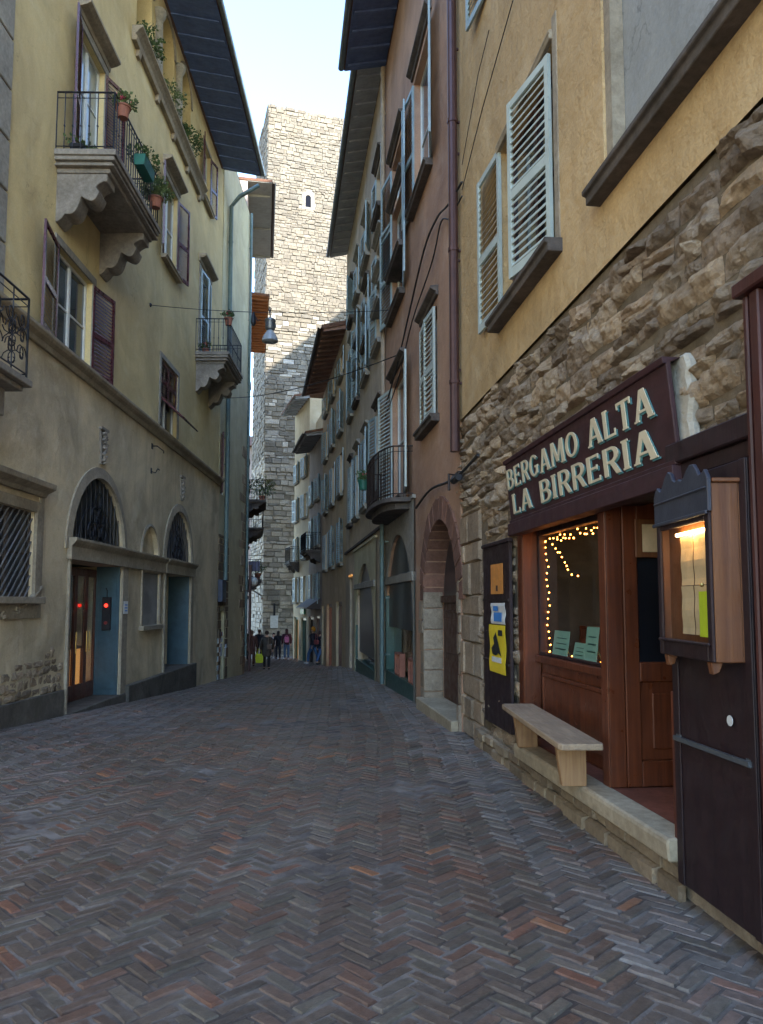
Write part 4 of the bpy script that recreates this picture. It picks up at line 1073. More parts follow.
cable('bundle of dark cables crossing the red wall just above the brick arch', smooth(fpts(FR, [(478,455),(462,472),(448,482),(430,490),(416,508)], .07)), .02)
cable('thin cable running up the ochre wall beside the shuttered window', fpts(FB, [(462,190),(482,110),(513,0)], .03), .006)
cable('second thin cable running up the ochre wall', fpts(FB, [(462,165),(478,75),(489,30)], .03), .005)
ins = fthing('cable_bracket', 'iron bracket gripping the bundled cables at the foot of the brown downpipe', 'bracket', FB, S1-.12, .02, FB.Z(470,470))
f = MB(); f.box(-.1,.1,0,.06,-.05,.05); f.tube([(0,.06,0),(0,.16,.02),(0,.16,-.2)], .02, 6); f.build('arm', M['ironb'], ins, .004)
f = MB(); f.tube([(-.05,.1,-.05),(-.3,.16,-.12),(-.5,.14,-.10)], .045, 8); f.build('clamped_bundle', M['cable'], ins)

# ================================================================== GREY HOUSE
GE = max(16.5, FR.S(330, 257, .65))
gry = fthing('grey_house', 'grey brown plastered house with blue grey shutters between the red house and the peach house', 'house', FR, RE, 0, 0)
zg = 14.15
_s, _z = FR.hit(330, 257, .65); zg = _z-.0; GE_ = _s; print('grey eave', _s, _z, FR.hit(355,72,.65))
def G(a, b, y, t, bt): 
    o = op(FR, a, b, y, t, bt); return (o[0]-RE, o[1]-RE, o[2], o[3])
class Sh:   # the same plane with its origin moved to the grey house
    pass
FG = Fac((FR.w(RE,0).x, FR.w(RE,0).y), FR.d)
def colm(px, y): return FG.S(px, y)
rows = [(FG.Z(375,498), FG.Z(375,418)), (FG.Z(373,362), FG.Z(373,300)), (9.1, 10.7), (11.5, 12.75)]
cols_ = [(.5,1.7), (3.3,4.5), (5.9,7.0), (8.1,9.1)]
gshop = (FG.S(376,600), FG.S(356,600), -.5, FG.Z(366,563))
gd1 = (6.3, 7.5, -.75, 2.4); gd2 = (8.2, 9.2, -.8, 2.5)
z0s = [rows[0][0], rows[1][0]]
grid = [(a+(.1 if (i+j)%2 else 0), b, r[0], r[1]) for i, (a, b) in enumerate(cols_) for j, r in enumerate(rows)]
f = MB(); facade(f, .001, GE-RE, -3, zg+.05, [o+(0,.18) for o in grid]+[gshop+((gshop[1]-gshop[0])/2,.10), gd1+(.5,.3), gd2+(0,.3)]); body(f, .001, GE-RE, -3, zg, 10)
f.build('wall', M['plaster_grey'], gry)
eave(gry, .001, GE-RE, zg, .65, M['soffit_grey'], M['roof_tile'], 10, .22, gut=M['zinc'], rh=.05)
random.seed(31)
for i, o in enumerate(grid): rwin(gry, o, random.choice((172,150,165)), random.choice((176,168)), 'bluegrey', True, sm='trim_grey' if i % 3 else 'trim_dark')
shop(gry, FG, gshop, FG.Z(366,588), M['greenteal'], panel=M['plaster_pale'], pz=FG.Z(366,545), ext=.25)
for o, m in ((gd1, 'door_brown'), (gd2, 'mahogany')):
    f = MB(); f.box(o[0], o[1], -.3, -.24, o[2], o[3]-(.5 if o is gd1 else 0)); f.box(o[0]+.1,(o[0]+o[1])/2-.05,-.24,-.22,o[2]+.8,o[3]-.7); f.box((o[0]+o[1])/2+.05,o[1]-.1,-.24,-.22,o[2]+.8,o[3]-.7)
    f.build('street_door', M[m], gry)
    if o is gd1: f = MB(); f.prism_y(arc_pts(o[0],o[1],o[3]-.5,o[3]), -.3, -.26); f.build('fanlight', M['glass_black'], gry)
f = MB(); f.box(gd2[0]-.1, gd2[1]+.1, .001, .04, gd2[3]+.05, gd2[3]+.11); f.build('lit_fascia', M['warm_panel'], gry)
f = MB(); f.box(.0, GE-RE, 0.001, .06, FG.Z(366,540), FG.Z(366,540)+.07); f.build('string_course', M['trim_dark'], gry)

# ================================================================== PEACH, PINK AND CREAM HOUSES
pA = FR.w(GE, 0); pA = (pA.x, pA.y)
def pt(px, Y): r = ray(px, YH); return (r.x/r.y*Y, Y)
pB = pt(322, 38.0); FP, lP = fac_between(pA, pB)
pC = pt(308.5, 43.0); FK, lK = fac_between(pB, pC)
pD = pt(293.5, 47.5); FC, lC = fac_between(pC, pD)
def fachouse(name, lab, fac, ln, z, wallm, over, soff, rowz, cols, mat='bluegrey', lin=False, deep=8, extra=[], gut=None, rise=.22, th=.12, sm='trim_grey'):
    r = fthing(name, lab, 'house', fac, 0, 0, 0)
    gr = [(a, b, c, d) for (a, b) in cols for (c, d) in rowz]
    f = MB(); facade(f, .002, ln, -4, z+.04, [o+(0,.15) for o in gr]+[e[:4]+(0,.3) for e in extra]); body(f, .002, ln, -4, z, deep); f.build('wall', M[wallm], r)
    if over: eave(r, .0, ln, z, over, M[soff], M['roof_tile'], deep, rise, gut=gut, rafter=.6, thick=th)
    for o in gr: rwin(r, o, random.choice((174,160)), random.choice((174,165)), mat, lin, sm=sm)
    for e in extra:
        f = MB(); f.box(e[0], e[1], -.26, -.22, e[2], e[3]); f.build('shop_window', M[e[4]], r)
        f = MB(); f.box(e[0], e[0]+.12, -.22, -.1, e[2], e[3]); f.box(e[1]-.12, e[1], -.22, -.1, e[2], e[3]); f.box(e[0]+.12, e[1]-.12, -.22, -.1, e[3]-.15, e[3]); f.build('shop_frame', M[e[5]], r)
    return r
zP = FP.Z(310, 378, .9)
pch = fachouse('peach_house', 'pale peach house with a brown raftered eave, beyond the grey house', FP, lP, zP, 'plaster_peach', .95, 'soffit_brown', [(3.2,4.9),(5.9,7.6),(8.4,9.9),(10.6,11.6)], [(1.0,2.1),(4.0,5.1),(7.0,8.1)], extra=[(1.2,3.2,-1.2,1.7,'glass','walnut'),(5.0,7.2,-1.3,1.6,'warm_panel','walnut'),(8.6,10.2,-1.5,1.5,'glass','greenteal')], gut=M['ironb'], rise=.25)
zK = FK.Z(299, 444, .9)
# the taller ochre gable standing behind the pink house
pk2 = fac_between((pB[0]+.35, pB[1]), (pC[0]+.35, pC[1]))[0]
fachouse('ochre_rear_house', 'plain ochre house front rising just behind the low pinkish house', pk2, lK, zP-.2, 'plaster_cream', 0, None, [(9.2,10.6)], [(2.2,3.1)], deep=7)
pnk = fachouse('pink_house', 'narrow pinkish grey house with a brown tiled eave and small balcony near the tower', FK, lK, zK, 'plaster_pink', .9, 'soffit_grey', [(1.6,3.2),(4.6,6.2),(7.0,8.2)], [(.8,1.8),(3.4,4.4)], 'bluegrey', extra=[(.7,2.6,-1.8,1.0,'glass','walnut'),(3.0,5.0,-1.9,.9,'glass_black','ironb')], gut=M['ironb'])
def small_balcony(root, a, b, z, out, mat='trim_dark', h=.9, plants=True, corb=True, name='balcony'):
    m = MB(); m.box(a, b, -.02, out, z-.12, z); m.box(a+.06, b-.06, -.02, out-.08, z-.2, z-.12)
    o = m.build(name, M[mat], root, .005)
    m = MB(); rail(m, [(a+.04,0),(a+.04,out-.04),(b-.04,out-.04),(b-.04,0)], z, h, .13, .009, False); m.build('railing', M['iron'], o)
    if corb:
        for x in (a+.2, b-.2): m = MB(); scroll_corbel(m, x-.1, x+.1, 0, z-.2, out*.8, .4); m.build('corbel', M[mat], o)
    return o
small_balcony(pnk, .5, 2.6, 4.3, .8); 
f = MB(); f.box(.4, 5.2, 0, .7, 1.35, 1.42); f.prism_x([(0,1.42),(.7,1.42),(0,1.9)], .4, 5.2); f.build('shop_hood', M['ironb'], pnk)
zC = FC.Z(285, 410, .9)
crm = fachouse('cream_house', 'cream yellow house with dark green shutters at the foot of the tower', FC, lC, zC, 'plaster_cream', .9, 'soffit_grey', [(1.7,3.2),(4.2,5.6),(6.6,8.0),(9.0,10.2)], [(.7,1.6),(3.2,4.2)], 'bluegrey', extra=[(.6,2.2,-1.9,.8,'glass','greenteal'),(3.0,4.4,-2,.8,'warm_panel','greenteal')], deep=6)
small_balcony(crm, 2.9, 4.6, 4.1, .6)
gs = fthing('green_sign', 'small green shop sign glowing over the door of the cream house', 'sign', FC, 1.4, .06, 1.0)
f = MB(); f.box(-.55,.55,-.06,.04,0,.35); f.build('panel', paint('green_sign_paint', (.03,.22,.10), .5), gs)
f = MB(); f.box(-.58,.58,-.06,.05,.35,.39); f.build('frame', M['ironb'], gs)

# unseen tall block, added behind the row to shade the street and lower tower
rear = fachouse('unseen_sun_blocker', 'unseen tall block added behind the right hand row to shade street and lower tower', Fac((9.0, -11.0), (0.0, 1.0)), 47.0, 33.0, 'plaster_cream', 0, None, [(16,17.5),(20,21.5),(24,25.5)], [(4+8*i,5+8*i) for i in range(5)], deep=11)

# ================================================================== TOWER
tY = 50.0
c0 = pt(262.5, tY)
fdir = Vector((3.26, 1)).normalized(); sdir = Vector((-.29, .956)).normalized()
HT = at_y(268, 104, tY).z
FT = Fac((c0[0]+fdir.x*9.5, c0[1]+fdir.y*9.5), -fdir)      # local x runs back to the near-left corner, y towards us
ln = sdir; FS = Fac((c0[0], c0[1]), sdir)                  # side face
# FS normal must point out to the left
tw = fthing('medieval_tower', 'tall square medieval stone tower closing the end of the street', 'tower', FT, 9.5, 0, -2.5)
base = Vector((c0[0], c0[1]))
tw.location = (0,0,0); tw.rotation_euler = (0,0,0); tw.location = (base.x, base.y, -2.5)
def place(mb, fac, bat=.0): 
    mb.M = Matrix.Translation((-base.x, -base.y, 2.5)) @ Matrix.Translation((fac.o.x, fac.o.y, 0)) @ Matrix.Rotation(fac.ang, 4, 'Z')
bat = .5
core = MB(); place(core, FT); core.m = 0
depth = 6.2
def corexz(x0, x1, y0, y1, z0, z1, tp):
    core.hexa([(x0,y0,z0),(x1,y0,z0),(x1,y1,z0),(x0,y1,z0),(x0,y0,z1),(x1-tp,y0,z1),(x1-tp,y1-.0,z1),(x0,y1,z1)])
corexz(.1, 9.47, -depth, -.03, -3, HT-.05, 0)
core.build('core', M['tower_mortar'], tw)
win_s0, win_s1 = 9.5-(at_y(312.5,200,tY+1).x-c0[0])*1.05, 0
wx = 9.5-2.80; wz = at_y(308, 202, tY+1).z
def inside_f(s, z): return not (abs(s-wx) < .42 and abs(z-wz) < .62) and not (abs(s-wx) < .3 and wz < z < wz+.8)
pal_hi = [(.76,.73,.68),(.80,.76,.69),(.70,.68,.64),(.82,.78,.72),(.60,.57,.53),(.74,.70,.63),(.67,.65,.62)]  # upper stone tints, darkened to offset the direct sun up there
pal_lo = [(1.45,1.46,1.48),(1.55,1.53,1.5),(1.3,1.29,1.28),(.8,.8,.8),(1.05,1.04,1.03),(1.6,1.58,1.54),(1.4,1.35,1.28)]  # paler lower blocks, tints lifted further to brighten the shaded part
random.seed(77)
m1 = MB(); place(m1, FT)
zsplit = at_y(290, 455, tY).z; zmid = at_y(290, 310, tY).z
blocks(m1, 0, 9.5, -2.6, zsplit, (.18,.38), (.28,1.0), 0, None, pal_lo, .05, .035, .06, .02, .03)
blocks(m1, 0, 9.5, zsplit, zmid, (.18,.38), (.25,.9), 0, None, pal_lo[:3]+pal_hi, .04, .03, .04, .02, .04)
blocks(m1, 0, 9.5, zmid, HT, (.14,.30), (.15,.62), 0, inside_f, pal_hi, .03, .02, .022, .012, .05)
m1.build('front_face', M['tower'], tw)
m2 = MB()
FSL = Fac((c0[0]+sdir.x*depth, c0[1]+sdir.y*depth), -sdir)   # normal?
use = FSL if FSL.n.x < 0 else FS
place(m2, use)
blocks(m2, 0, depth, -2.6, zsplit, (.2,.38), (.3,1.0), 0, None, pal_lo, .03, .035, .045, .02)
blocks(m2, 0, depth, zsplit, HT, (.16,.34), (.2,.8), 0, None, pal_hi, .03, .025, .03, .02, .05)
m2.build('side_face', M['tower'], tw)
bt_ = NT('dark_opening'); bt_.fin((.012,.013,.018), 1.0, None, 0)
hw_, lo_, sp_ = .19, wz-.48, wz+.20
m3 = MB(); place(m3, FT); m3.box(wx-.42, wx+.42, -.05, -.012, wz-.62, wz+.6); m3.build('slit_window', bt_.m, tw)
m3 = MB(); place(m3, FT)
m3.box(wx-.44, wx-hw_, -.05, .03, lo_, sp_); m3.box(wx+hw_, wx+.44, -.05, .03, lo_, sp_); m3.box(wx-.46,wx+.46,-.05,.04,lo_-.16,lo_)
for p_, q_ in zip(*(lambda P: (P, P[1:]))(arc_pts(wx-hw_, wx+hw_, sp_, sp_+hw_, 8))): m3.hexa([(p_[0],-.05,p_[1]),(q_[0],-.05,q_[1]),(q_[0],-.05,wz+.62),(p_[0],-.05,wz+.62),(p_[0],.03,p_[1]),(q_[0],.03,q_[1]),(q_[0],.03,wz+.62),(p_[0],.03,wz+.62)])
m3.box(wx-.44,wx-hw_,-.05,.03,sp_,wz+.62); m3.box(wx+hw_,wx+.44,-.05,.03,sp_,wz+.62)
m3.build('window_surround', M['tower'], tw)
pl_ = fthing('tower_plaque', 'small pale plaque with a bracket low on the front of the tower', 'plaque', FT, 9.5-(at_y(274,620,tY).x-c0[0]), .09, at_y(274,628,tY).z)
f = MB(); f.box(-.25,.25,-.04,.02,0,.8); f.build('slab', M['paper_white'], pl_)
f = MB(); f.box(-.06,.06,-.04,.06,.8,1.6); f.build('bracket', M['iron'], pl_)

# ================================================================== LONG YELLOW HOUSE (left)
LE0, LE1 = -14.95, 1.15
yel = fthing('yellow_house', 'long cream yellow house with arched loggia, balconies and grey rendered ground floor on the left', 'house', FL, 0, 0, 0)
zc = 5.72; zt = FL.Z(224, 176)
A_ = op(FL, 55, 91, 330, (55, 241), (55, 347)); B_ = op(FL, 79, 104, 100, (79, 22), (100, 146)); B_ = (B_[0], B_[1], 9.02, B_[3])
C_ = op(FL, 163.5, 177, 220, (164, 172), (164, 258)); D_ = op(FL, 203, 210, 180, (203, 138), (203, 198))
E_ = op(FL, 199.5, 209.5, 300, (200, 268), (200, 350)); E_ = (E_[0], E_[1], 9.02, E_[3]); F_ = op(FL, 160, 177, 400, (160, 356), (160, 425))
lz = FL.Z(161, 95); ltop = FL.Z(167, 17)
arches = [op(FL, 136, 151, 40, (140,0), (140,40))[:2], op(FL, 160.5, 174, 60, (140,0), (140,40))[:2], op(FL, 179, 191, 100, (140,0), (140,40))[:2]]
ARC = [(a, b, lz, ltop) for a, b in arches]
print('left', A_, B_, C_, D_, E_, F_, ARC, zt)
ops = [o+(0,.22) for o in (A_, B_, C_, D_, E_, F_)]+[o+((o[1]-o[0])/2,.9) for o in ARC]
up = MB(); facade(up, LE0, LE1, zc, zt, ops); body(up, LE0, LE1, -3, zt, 9); up.build('upper_wall', M['plaster_l'], yel)
# ground floor
H_ = (FL.S(118, 630), FL.S(65, 630)); I_ = (FL.S(188, 620), FL.S(162.5, 620))
lb = FL.Z(65, 559)      # underside of lintel band
lt = FL.Z(65, 537)      # top of band
Ha = (FL.S(122, 540), FL.S(67.5, 540), lt, FL.Z(95, 477)); Ia = (FL.S(190, 556), FL.S(163.5, 556), lt, FL.Z(177, 511))
Ga = (FL.S(31, 550), .75, FL.Z(31, 597), FL.Z(20, 509))
Na = (FL.S(157, 545), FL.S(140, 545), lt+.02, FL.Z(148, 526))
TB_ = (FL.S(157, 600), FL.S(140, 600), FL.Z(140, 626), FL.Z(140, 572))
def gop(o, dp): return o+((o[1]-o[0])/2, dp)
go = [(H_[0], H_[1], -.6, lb, 0, 1.0), (I_[0], I_[1], -1, lb, 0, .9), gop(Ha, .07), gop(Ia, .07), Ga+(0,.08), gop(Na, .10), TB_+(0,.04)]
gfw = MB(); facade(gfw, LE0, LE1, -3, zc, go, t=.03); gfw.build('ground_floor_wall', M['render_l'], yel)
f = MB(); f.prism_x([(0,zc-.12),(.08,zc-.12),(.10,zc-.04),(.17,zc),(.20,zc+.05),(.20,zc+.10),(0,zc+.16)], LE0, LE1); f.build('string_cornice', M['trim_warm'], yel, .005)
# roof
eave(yel, LE0, LE1, zt, 1.32, M['soffit_dark'], M['roof_tile'], 9, .18, rafter=.7, rh=.03, gut=M['zinc'])
# upper windows
def lwin(o, ls=None, rs=None, la=176, ra=176, mat='maroon', sur=.14, lin=False, pane='glass', sl=None, frame='white_paint', t=0, slat=.06, mull=1, bars=1):
    q = window(yel, *o, depth=.16, frame=M[frame], pane=M[pane], mull=mull, bars=bars); w = (o[1]-o[0])/2
    if sur: surround(q, *o, sur, M['trim_grey'])
    off = .035
    if la is not None: shutter(q, o[0]-(.0), ls or w, o[2]+.02, o[3]-.02, la, 1, M[mat], off, slat=slat)
    if ra is not None: shutter(q, o[1]+(.0), rs or w, o[2]+.02, o[3]-.02, ra, -1, M[mat], off, slat=slat)
    if lin: lintel(q, o[0], o[1], o[3]+.16, M['trim_warm'], .24, .22, .2)
    if sl: sill(q, o[0], o[1], o[2], M['trim_warm'], .16, .1, .16)
    return q
lwin(A_, FL.S(93,330)-FL.S(108,330), FL.S(27,300)-FL.S(53,300), 170, 170, slat=.065)
lwin(B_, None, None, 160, 165, 'maroon', lin=True, pane='glass_pale', bars=2)
lwin(C_, None, None, 165, 165, lin=True, sl=True)
lwin(D_, None, None, 165, 165, sl=True, sur=.1)
lwin(E_, None, None, 6, 6, 'bluegrey', lin=True, sur=.12)
# window F: leaves closed, lower flaps pushed out
q = window(yel, *F_, depth=.16, frame=M['white_paint']); surround(q, *F_, .13, M['trim_grey']); wF = (F_[1]-F_[0])/2; hF = F_[3]-F_[2]
for sd, hg in ((1, F_[0]), (-1, F_[1])): shutter(q, hg+.01*sd, wF-.01, F_[2]+hF*.42, F_[3]-.02, 0, sd, M['maroon'], -.04, mid=.5)
f = MB(); nfl = 10; zt_f = F_[2]+hF*.42
f.M = Matrix.Translation((0, .0, zt_f)) @ Matrix.Rotation(math.radians(48), 4, 'X')
Lf = hF*.46
f.box(F_[0]+.02, F_[0]+.07, -.02, .015, -Lf, 0); f.box(F_[1]-.07, F_[1]-.02, -.02, .015, -Lf, 0); f.box((F_[0]+F_[1])/2-.03, (F_[0]+F_[1])/2+.03, -.02, .015, -Lf, 0); f.box(F_[0]+.07, F_[1]-.07, -.02, .015, -Lf, -Lf+.06)
for i in range(nfl):
    z = -Lf+.08+(Lf-.1)*i/nfl; f.hexa([(F_[0]+.07,.01,z),(F_[1]-.07,.01,z),(F_[1]-.07,.014,z+.006),(F_[0]+.07,.014,z+.006),(F_[0]+.07,-.016,z+.05),(F_[1]-.07,-.016,z+.05),(F_[1]-.07,-.012,z+.056),(F_[0]+.07,-.012,z+.056)])
o = f.build('shutter', M['maroon'], q); o['label'] = 'lower flap of the shutters propped outward'
# loggia
f = MB(); la, lb_ = min(a[0] for a in ARC)-1.35, max(a[1] for a in ARC)+.3
f.prism_x([(0,lz-.34),(.10,lz-.34),(.13,lz-.26),(.08,lz-.2),(.16,lz-.1),(.24,lz-.04),(.24,lz+.0),(0,lz+.0)], la, lb_)
x = la+.2
while x < lb_: f.prism_x([(0,lz-.5),(.07,lz-.48),(.10,lz-.34),(0,lz-.34)], x, x+.16); x += 1.5
lg = f.build('loggia_ledge', M['trim_warm'], yel, .005)
ARCs = sorted(ARC, reverse=True)
for i, o in enumerate(ARCs):
    P0 = arc_pts(o[0]-.12, o[1]+.12, o[3]-(o[1]-o[0])/2, o[3]+.12, 16); P1 = arc_pts(o[0], o[1], o[3]-(o[1]-o[0])/2, o[3], 16)
    f = MB()
    for k in range(16): f.hexa([(P0[k][0],0,P0[k][1]),(P0[k+1][0],0,P0[k+1][1]),(P1[k+1][0],0,P1[k+1][1]),(P1[k][0],0,P1[k][1]),(P0[k][0],.04,P0[k][1]),(P0[k+1][0],.04,P0[k+1][1]),(P1[k+1][0],.04,P1[k+1][1]),(P1[k][0],.04,P1[k][1])])
    f.build('archivolt', M['trim_warm'], yel)
    window(yel, o[0]+.05, o[1]-.05, o[2], o[3]-.05, depth=.85, frame=M['white_paint'], pane=M['glass_pale'], name='loggia_window', bars=0)
sp_ = ARCs[0][3]-(ARCs[0][1]-ARCs[0][0])/2
for i in range(2):
    xm = (ARCs[i][0]+ARCs[i+1][1])/2
    f = MB(); f.lathe([(.15,0),(.15,.08),(.11,.12),(.115,.2),(.095,sp_-lz-.3),(.11,sp_-lz-.26),(.17,sp_-lz-.12),(.17,sp_-lz-.02)], (xm, .06, lz), 14)
    f.build('colonnette', M['trim_grey'], yel)
for i, o in enumerate(ARCs):
    plant('window_box_plant', ('green and white bushy plants in the uppermost loggia arch nearest the camera', 'yellow green spiky plant in a pale box in the middle loggia arch', 'dark leafy shrub spilling from the farthest loggia arch')[i], FL.w((o[0]+o[1])/2-.1, .02, lz+.005), .3, (.32,.42,.5)[i], (110, 90, 150)[i], (M['leaf'], M['leaf2'], M['leaf'])[i], M['white_paint'] if i < 2 else M['terracotta'], .12, .2, FL.ang, None, None, box=(o[1]-o[0])*.8)
# balconies
def big_balcony(a, b, z, out, lab):
    m = MB(); m.prism_y([(a,z-.10),(b,z-.10),(b,z),(a,z)], -.02, out)
    m.box(a+.03, b-.03, -.02, out-.03, z-.17, z-.10); m.box(a+.09, b-.09, -.02, out-.09, z-.23, z-.17); m.box(a+.04, b-.04, -.02, out-.04, z-.26, z-.23); m.box(a+.13, b-.13, -.02, out-.13, z-.34, z-.26)
    o = m.build('balcony', M['corbel'], yel, .008); o['label'] = lab
    m = MB(); rail(m, [(a+.06,0),(a+.06,out-.06),(b-.06,out-.06),(b-.06,0)], z, 1.0, .13, .009, True); m.build('railing', M['iron'], o)
    for x in (a+.34, b-.34):
        m = MB(); scroll_corbel(m, x-.19, x+.19, 0, z-.34, out*.82, .78); m.build('corbel', M['corbel'], o, .01)
    return o
ba = FL.S(54, 147); bz1 = 9.02
bend = FL.S(161, 225, 1.0)
big_balcony(bend-.0, ba, bz1, 1.0, 'large balcony on scrolled stone brackets')
e0 = FL.S(195, 350); e1 = FL.S(243, 380, 1.0)
big_balcony(e1, e0, bz1, 1.0, 'farther small balcony')
# plants on the balconies
plant('potted_plant', 'red flowering pot hung on the near corner of the large left balcony railing', FL.w(ba-.35, .98, bz1+.75), .16, .22, 24, M['leaf2'], M['terracotta'], .12, .2, FL.ang, None, M['flower'])
plant('potted_plant', 'green window box hung along the outside rail of the large balcony', FL.w((ba+bend)/2-.1, 1.02, bz1+.42), .2, .25, 40, M['leaf'], M['pot_green'], .12, .2, FL.ang, None, None, box=.6)
plant('potted_plant', 'trailing bush at the far corner of the large balcony', FL.w(bend+.35, .98, bz1+.25), .22, .42, 70, M['leaf2'], M['terracotta'], .13, .2, FL.ang)
plant('potted_plant', 'low dark tray of plants on the floor of the large balcony near the wall', FL.w(ba-.28, .32, bz1+.002), .16, .12, 16, M['leaf'], M['iron'], .12, .14, FL.ang, None, None, box=.4)
plant('potted_plant', 'terracotta flower pot on the corner of the farther small balcony', FL.w(e0-.2, .93, bz1+.85), .12, .25, 18, M['leaf'], M['terracotta'], .12, .22, FL.ang, None, M['flower'])
plant('potted_plant', 'small pot with red flowers on the floor of the farther small balcony', FL.w(e0-.3, .25, bz1+.002), .14, .2, 18, M['leaf'], M['terracotta'], .1, .16, FL.ang, None, M['flower'])
# ground floor trim
def archi(o, w, pr=.06):
    R = (o[1]-o[0])/2; f = MB(); P0 = arc_pts(o[0]-w, o[1]+w, o[3]-R, o[3]+w, 18); P1 = arc_pts(o[0], o[1], o[3]-R, o[3], 18)
    for k in range(18): f.hexa([(P0[k][0],.03,P0[k][1]),(P0[k+1][0],.03,P0[k+1][1]),(P1[k+1][0],.03,P1[k+1][1]),(P1[k][0],.03,P1[k][1]),(P0[k][0],pr,P0[k][1]),(P0[k+1][0],pr,P0[k+1][1]),(P1[k+1][0],pr+.02,P1[k+1][1]),(P1[k][0],pr+.02,P1[k][1])])
    return f.build('archivolt', M['trim_warm'], yel)
archi(Ha, .2); archi(Ia, .2); archi(Na, .06, .045)
f = MB(); f.box(Na[0]-.02, Na[1]+.02, -.09, -.072, Na[2]-.02, Na[3]+.02); f.build('niche_back', M['render_l'], yel)
f = MB()
for a, b in ((I_[0]-.35, I_[1]+.12), (I_[1]+.121, H_[0]-.251), (H_[0]-.25, H_[1]+.12)): 
    pr = .12 if a != I_[1]+.121 else .10
    f.prism_x([(.03,lb),(pr,lb),(pr,lt-.14),(pr+.05,lt-.09),(pr+.08,lt-.04),(pr+.08,lt),(.03,lt)], a, b)
f.build('lintel_band', M['trim_warm'], yel, .005)
for a, b in ((H_[1]+.0, H_[1]+.07), (H_[0]-.34, H_[0]-.0), (I_[0]-.3, I_[0]), (I_[1], I_[1]+.1)): f = MB(); f.box(a, b, .028, .08, -1.5, lb-.002); f.build('door_jamb', M['trim_warm'], yel, .006)
for o in (Ha, Ia):
    R = (o[1]-o[0])/2
    f = MB(); f.prism_y(arc_pts(o[0]+.003, o[1]-.003, o[3]-R, o[3]-.003), -.07, -.045); f.box(o[0]+.003,o[1]-.003,-.07,-.045,o[2]+.001,o[3]-R) if o[3]-R > o[2]+.01 else None
    fn = f.build('fanlight', M['glass_black'], yel)
    g = MB(); n = 13
    for i in range(1, n):
        x = o[0]+(o[1]-o[0])*i/n; hh = o[3]-R+R*math.sqrt(max(0,1-((x-(o[0]+o[1])/2)/R)**2)); g.tube([(x,-.02,o[2]),(x,-.02,hh)], .011, 5)
    for r in (.33, .66): g.tube([(p[0],-.02,p[1]) for p in arc_pts((o[0]+o[1])/2-R*r, (o[0]+o[1])/2+R*r, o[3]-R, o[3]-R+R*r, 12)], .008, 5)
    cx = (o[0]+o[1])/2
    for (dx_, dz_) in ((-.24,.12),(0,.12),(.24,.12),(-.12,.33),(.12,.33),(0,.54)): g.tube([(cx+dx_*R+.10*R*math.cos(a*PI/5), -.005, o[2]+.05+dz_*R+.10*R*math.sin(a*PI/5)) for a in range(11)], .02, 5)
    g.build('grille', M['iron'], fn)
# window G
gw = window(yel, Ga[0], Ga[1], Ga[2], Ga[3], depth=.08, frame=M['trim_dark'], pane=M['glass_black'])
f = MB(); w = .16
f.box(Ga[0]-w, Ga[0], .03, .08, Ga[2]-.1, Ga[3]+w); f.box(Ga[0], Ga[1]+w, .03, .08, Ga[3], Ga[3]+w); f.box(Ga[0]-w*1.8, Ga[1]+w, .03, .06, Ga[2]-.32, Ga[2]-.1); f.box(Ga[0]-w*1.2, Ga[1]+w, .03, .17, Ga[2]-.1, Ga[2]-.0)
f.box(Ga[0]-w*1.9, Ga[0]-w, .03, .055, Ga[2]-.1, Ga[3]+w+.18); f.build('surround', M['trim_warm'], gw, .006)
zL = FL.Z(54, 492, .2); f = MB(); f.prism_x([(.03,zL-.10),(.09,zL-.10),(.12,zL-.04),(.24,zL+.02),(.25,zL+.1),(.03,zL+.14)], FL.S(54,490,.2), Ga[1]+.5); f.build('lintel', M['trim_warm'], gw, .006)
f = MB(); n = 9
for i in range(-n, n*2):
    a = Vector((Ga[0]+i*.17, Ga[2])); 
    for sg in (1, -1):
        # diagonal bars clipped to the opening
        x0, z0 = (a.x, Ga[2]); x1, z1 = (a.x+sg*(Ga[3]-Ga[2]), Ga[3])
        if sg == -1: x0 += (Ga[3]-Ga[2])*0
        pts = []
        for u in [k/40 for k in range(41)]:
            x = x0+(x1-x0)*u; z = z0+(z1-z0)*u
            if Ga[0] <= x <= Ga[1]: pts.append((x, -.05+(.012 if sg==1 else -.004), z))
        if len(pts) > 2 and sg == -1: f.tube([(p_q[0], .0, p_q[2]) for p_q in (pts[0], pts[-1])], .013, 5)
f.build('lattice', metal('pale_iron', (.20,.20,.20), .5, .4), gw)
# scroll relief below window G
f = MB(); P_ = []
for px, py in ((42,583),(36,590),(26,600),(18,606),(10,607),(4,611),(-4,615),(-14,612)): s, z = FL.hit(px, py+4, .06); P_.append(Vector((s,.05,z)))
f.tube(smooth(P_, 4), [.025+.02*math.sin(i*.25) for i in range(len(smooth(P_,4)))], 8)
for k in (3, 5): c = P_[k]; f.tube([(c.x+.08*(1-a/14)*math.cos(a*.6), .06, c.z-.02+.08*(1-a/14)*math.sin(a*.6)) for a in range(14)], .02, 6)
f.build('scroll_relief', M['trim_warm'], yel, 0, True)
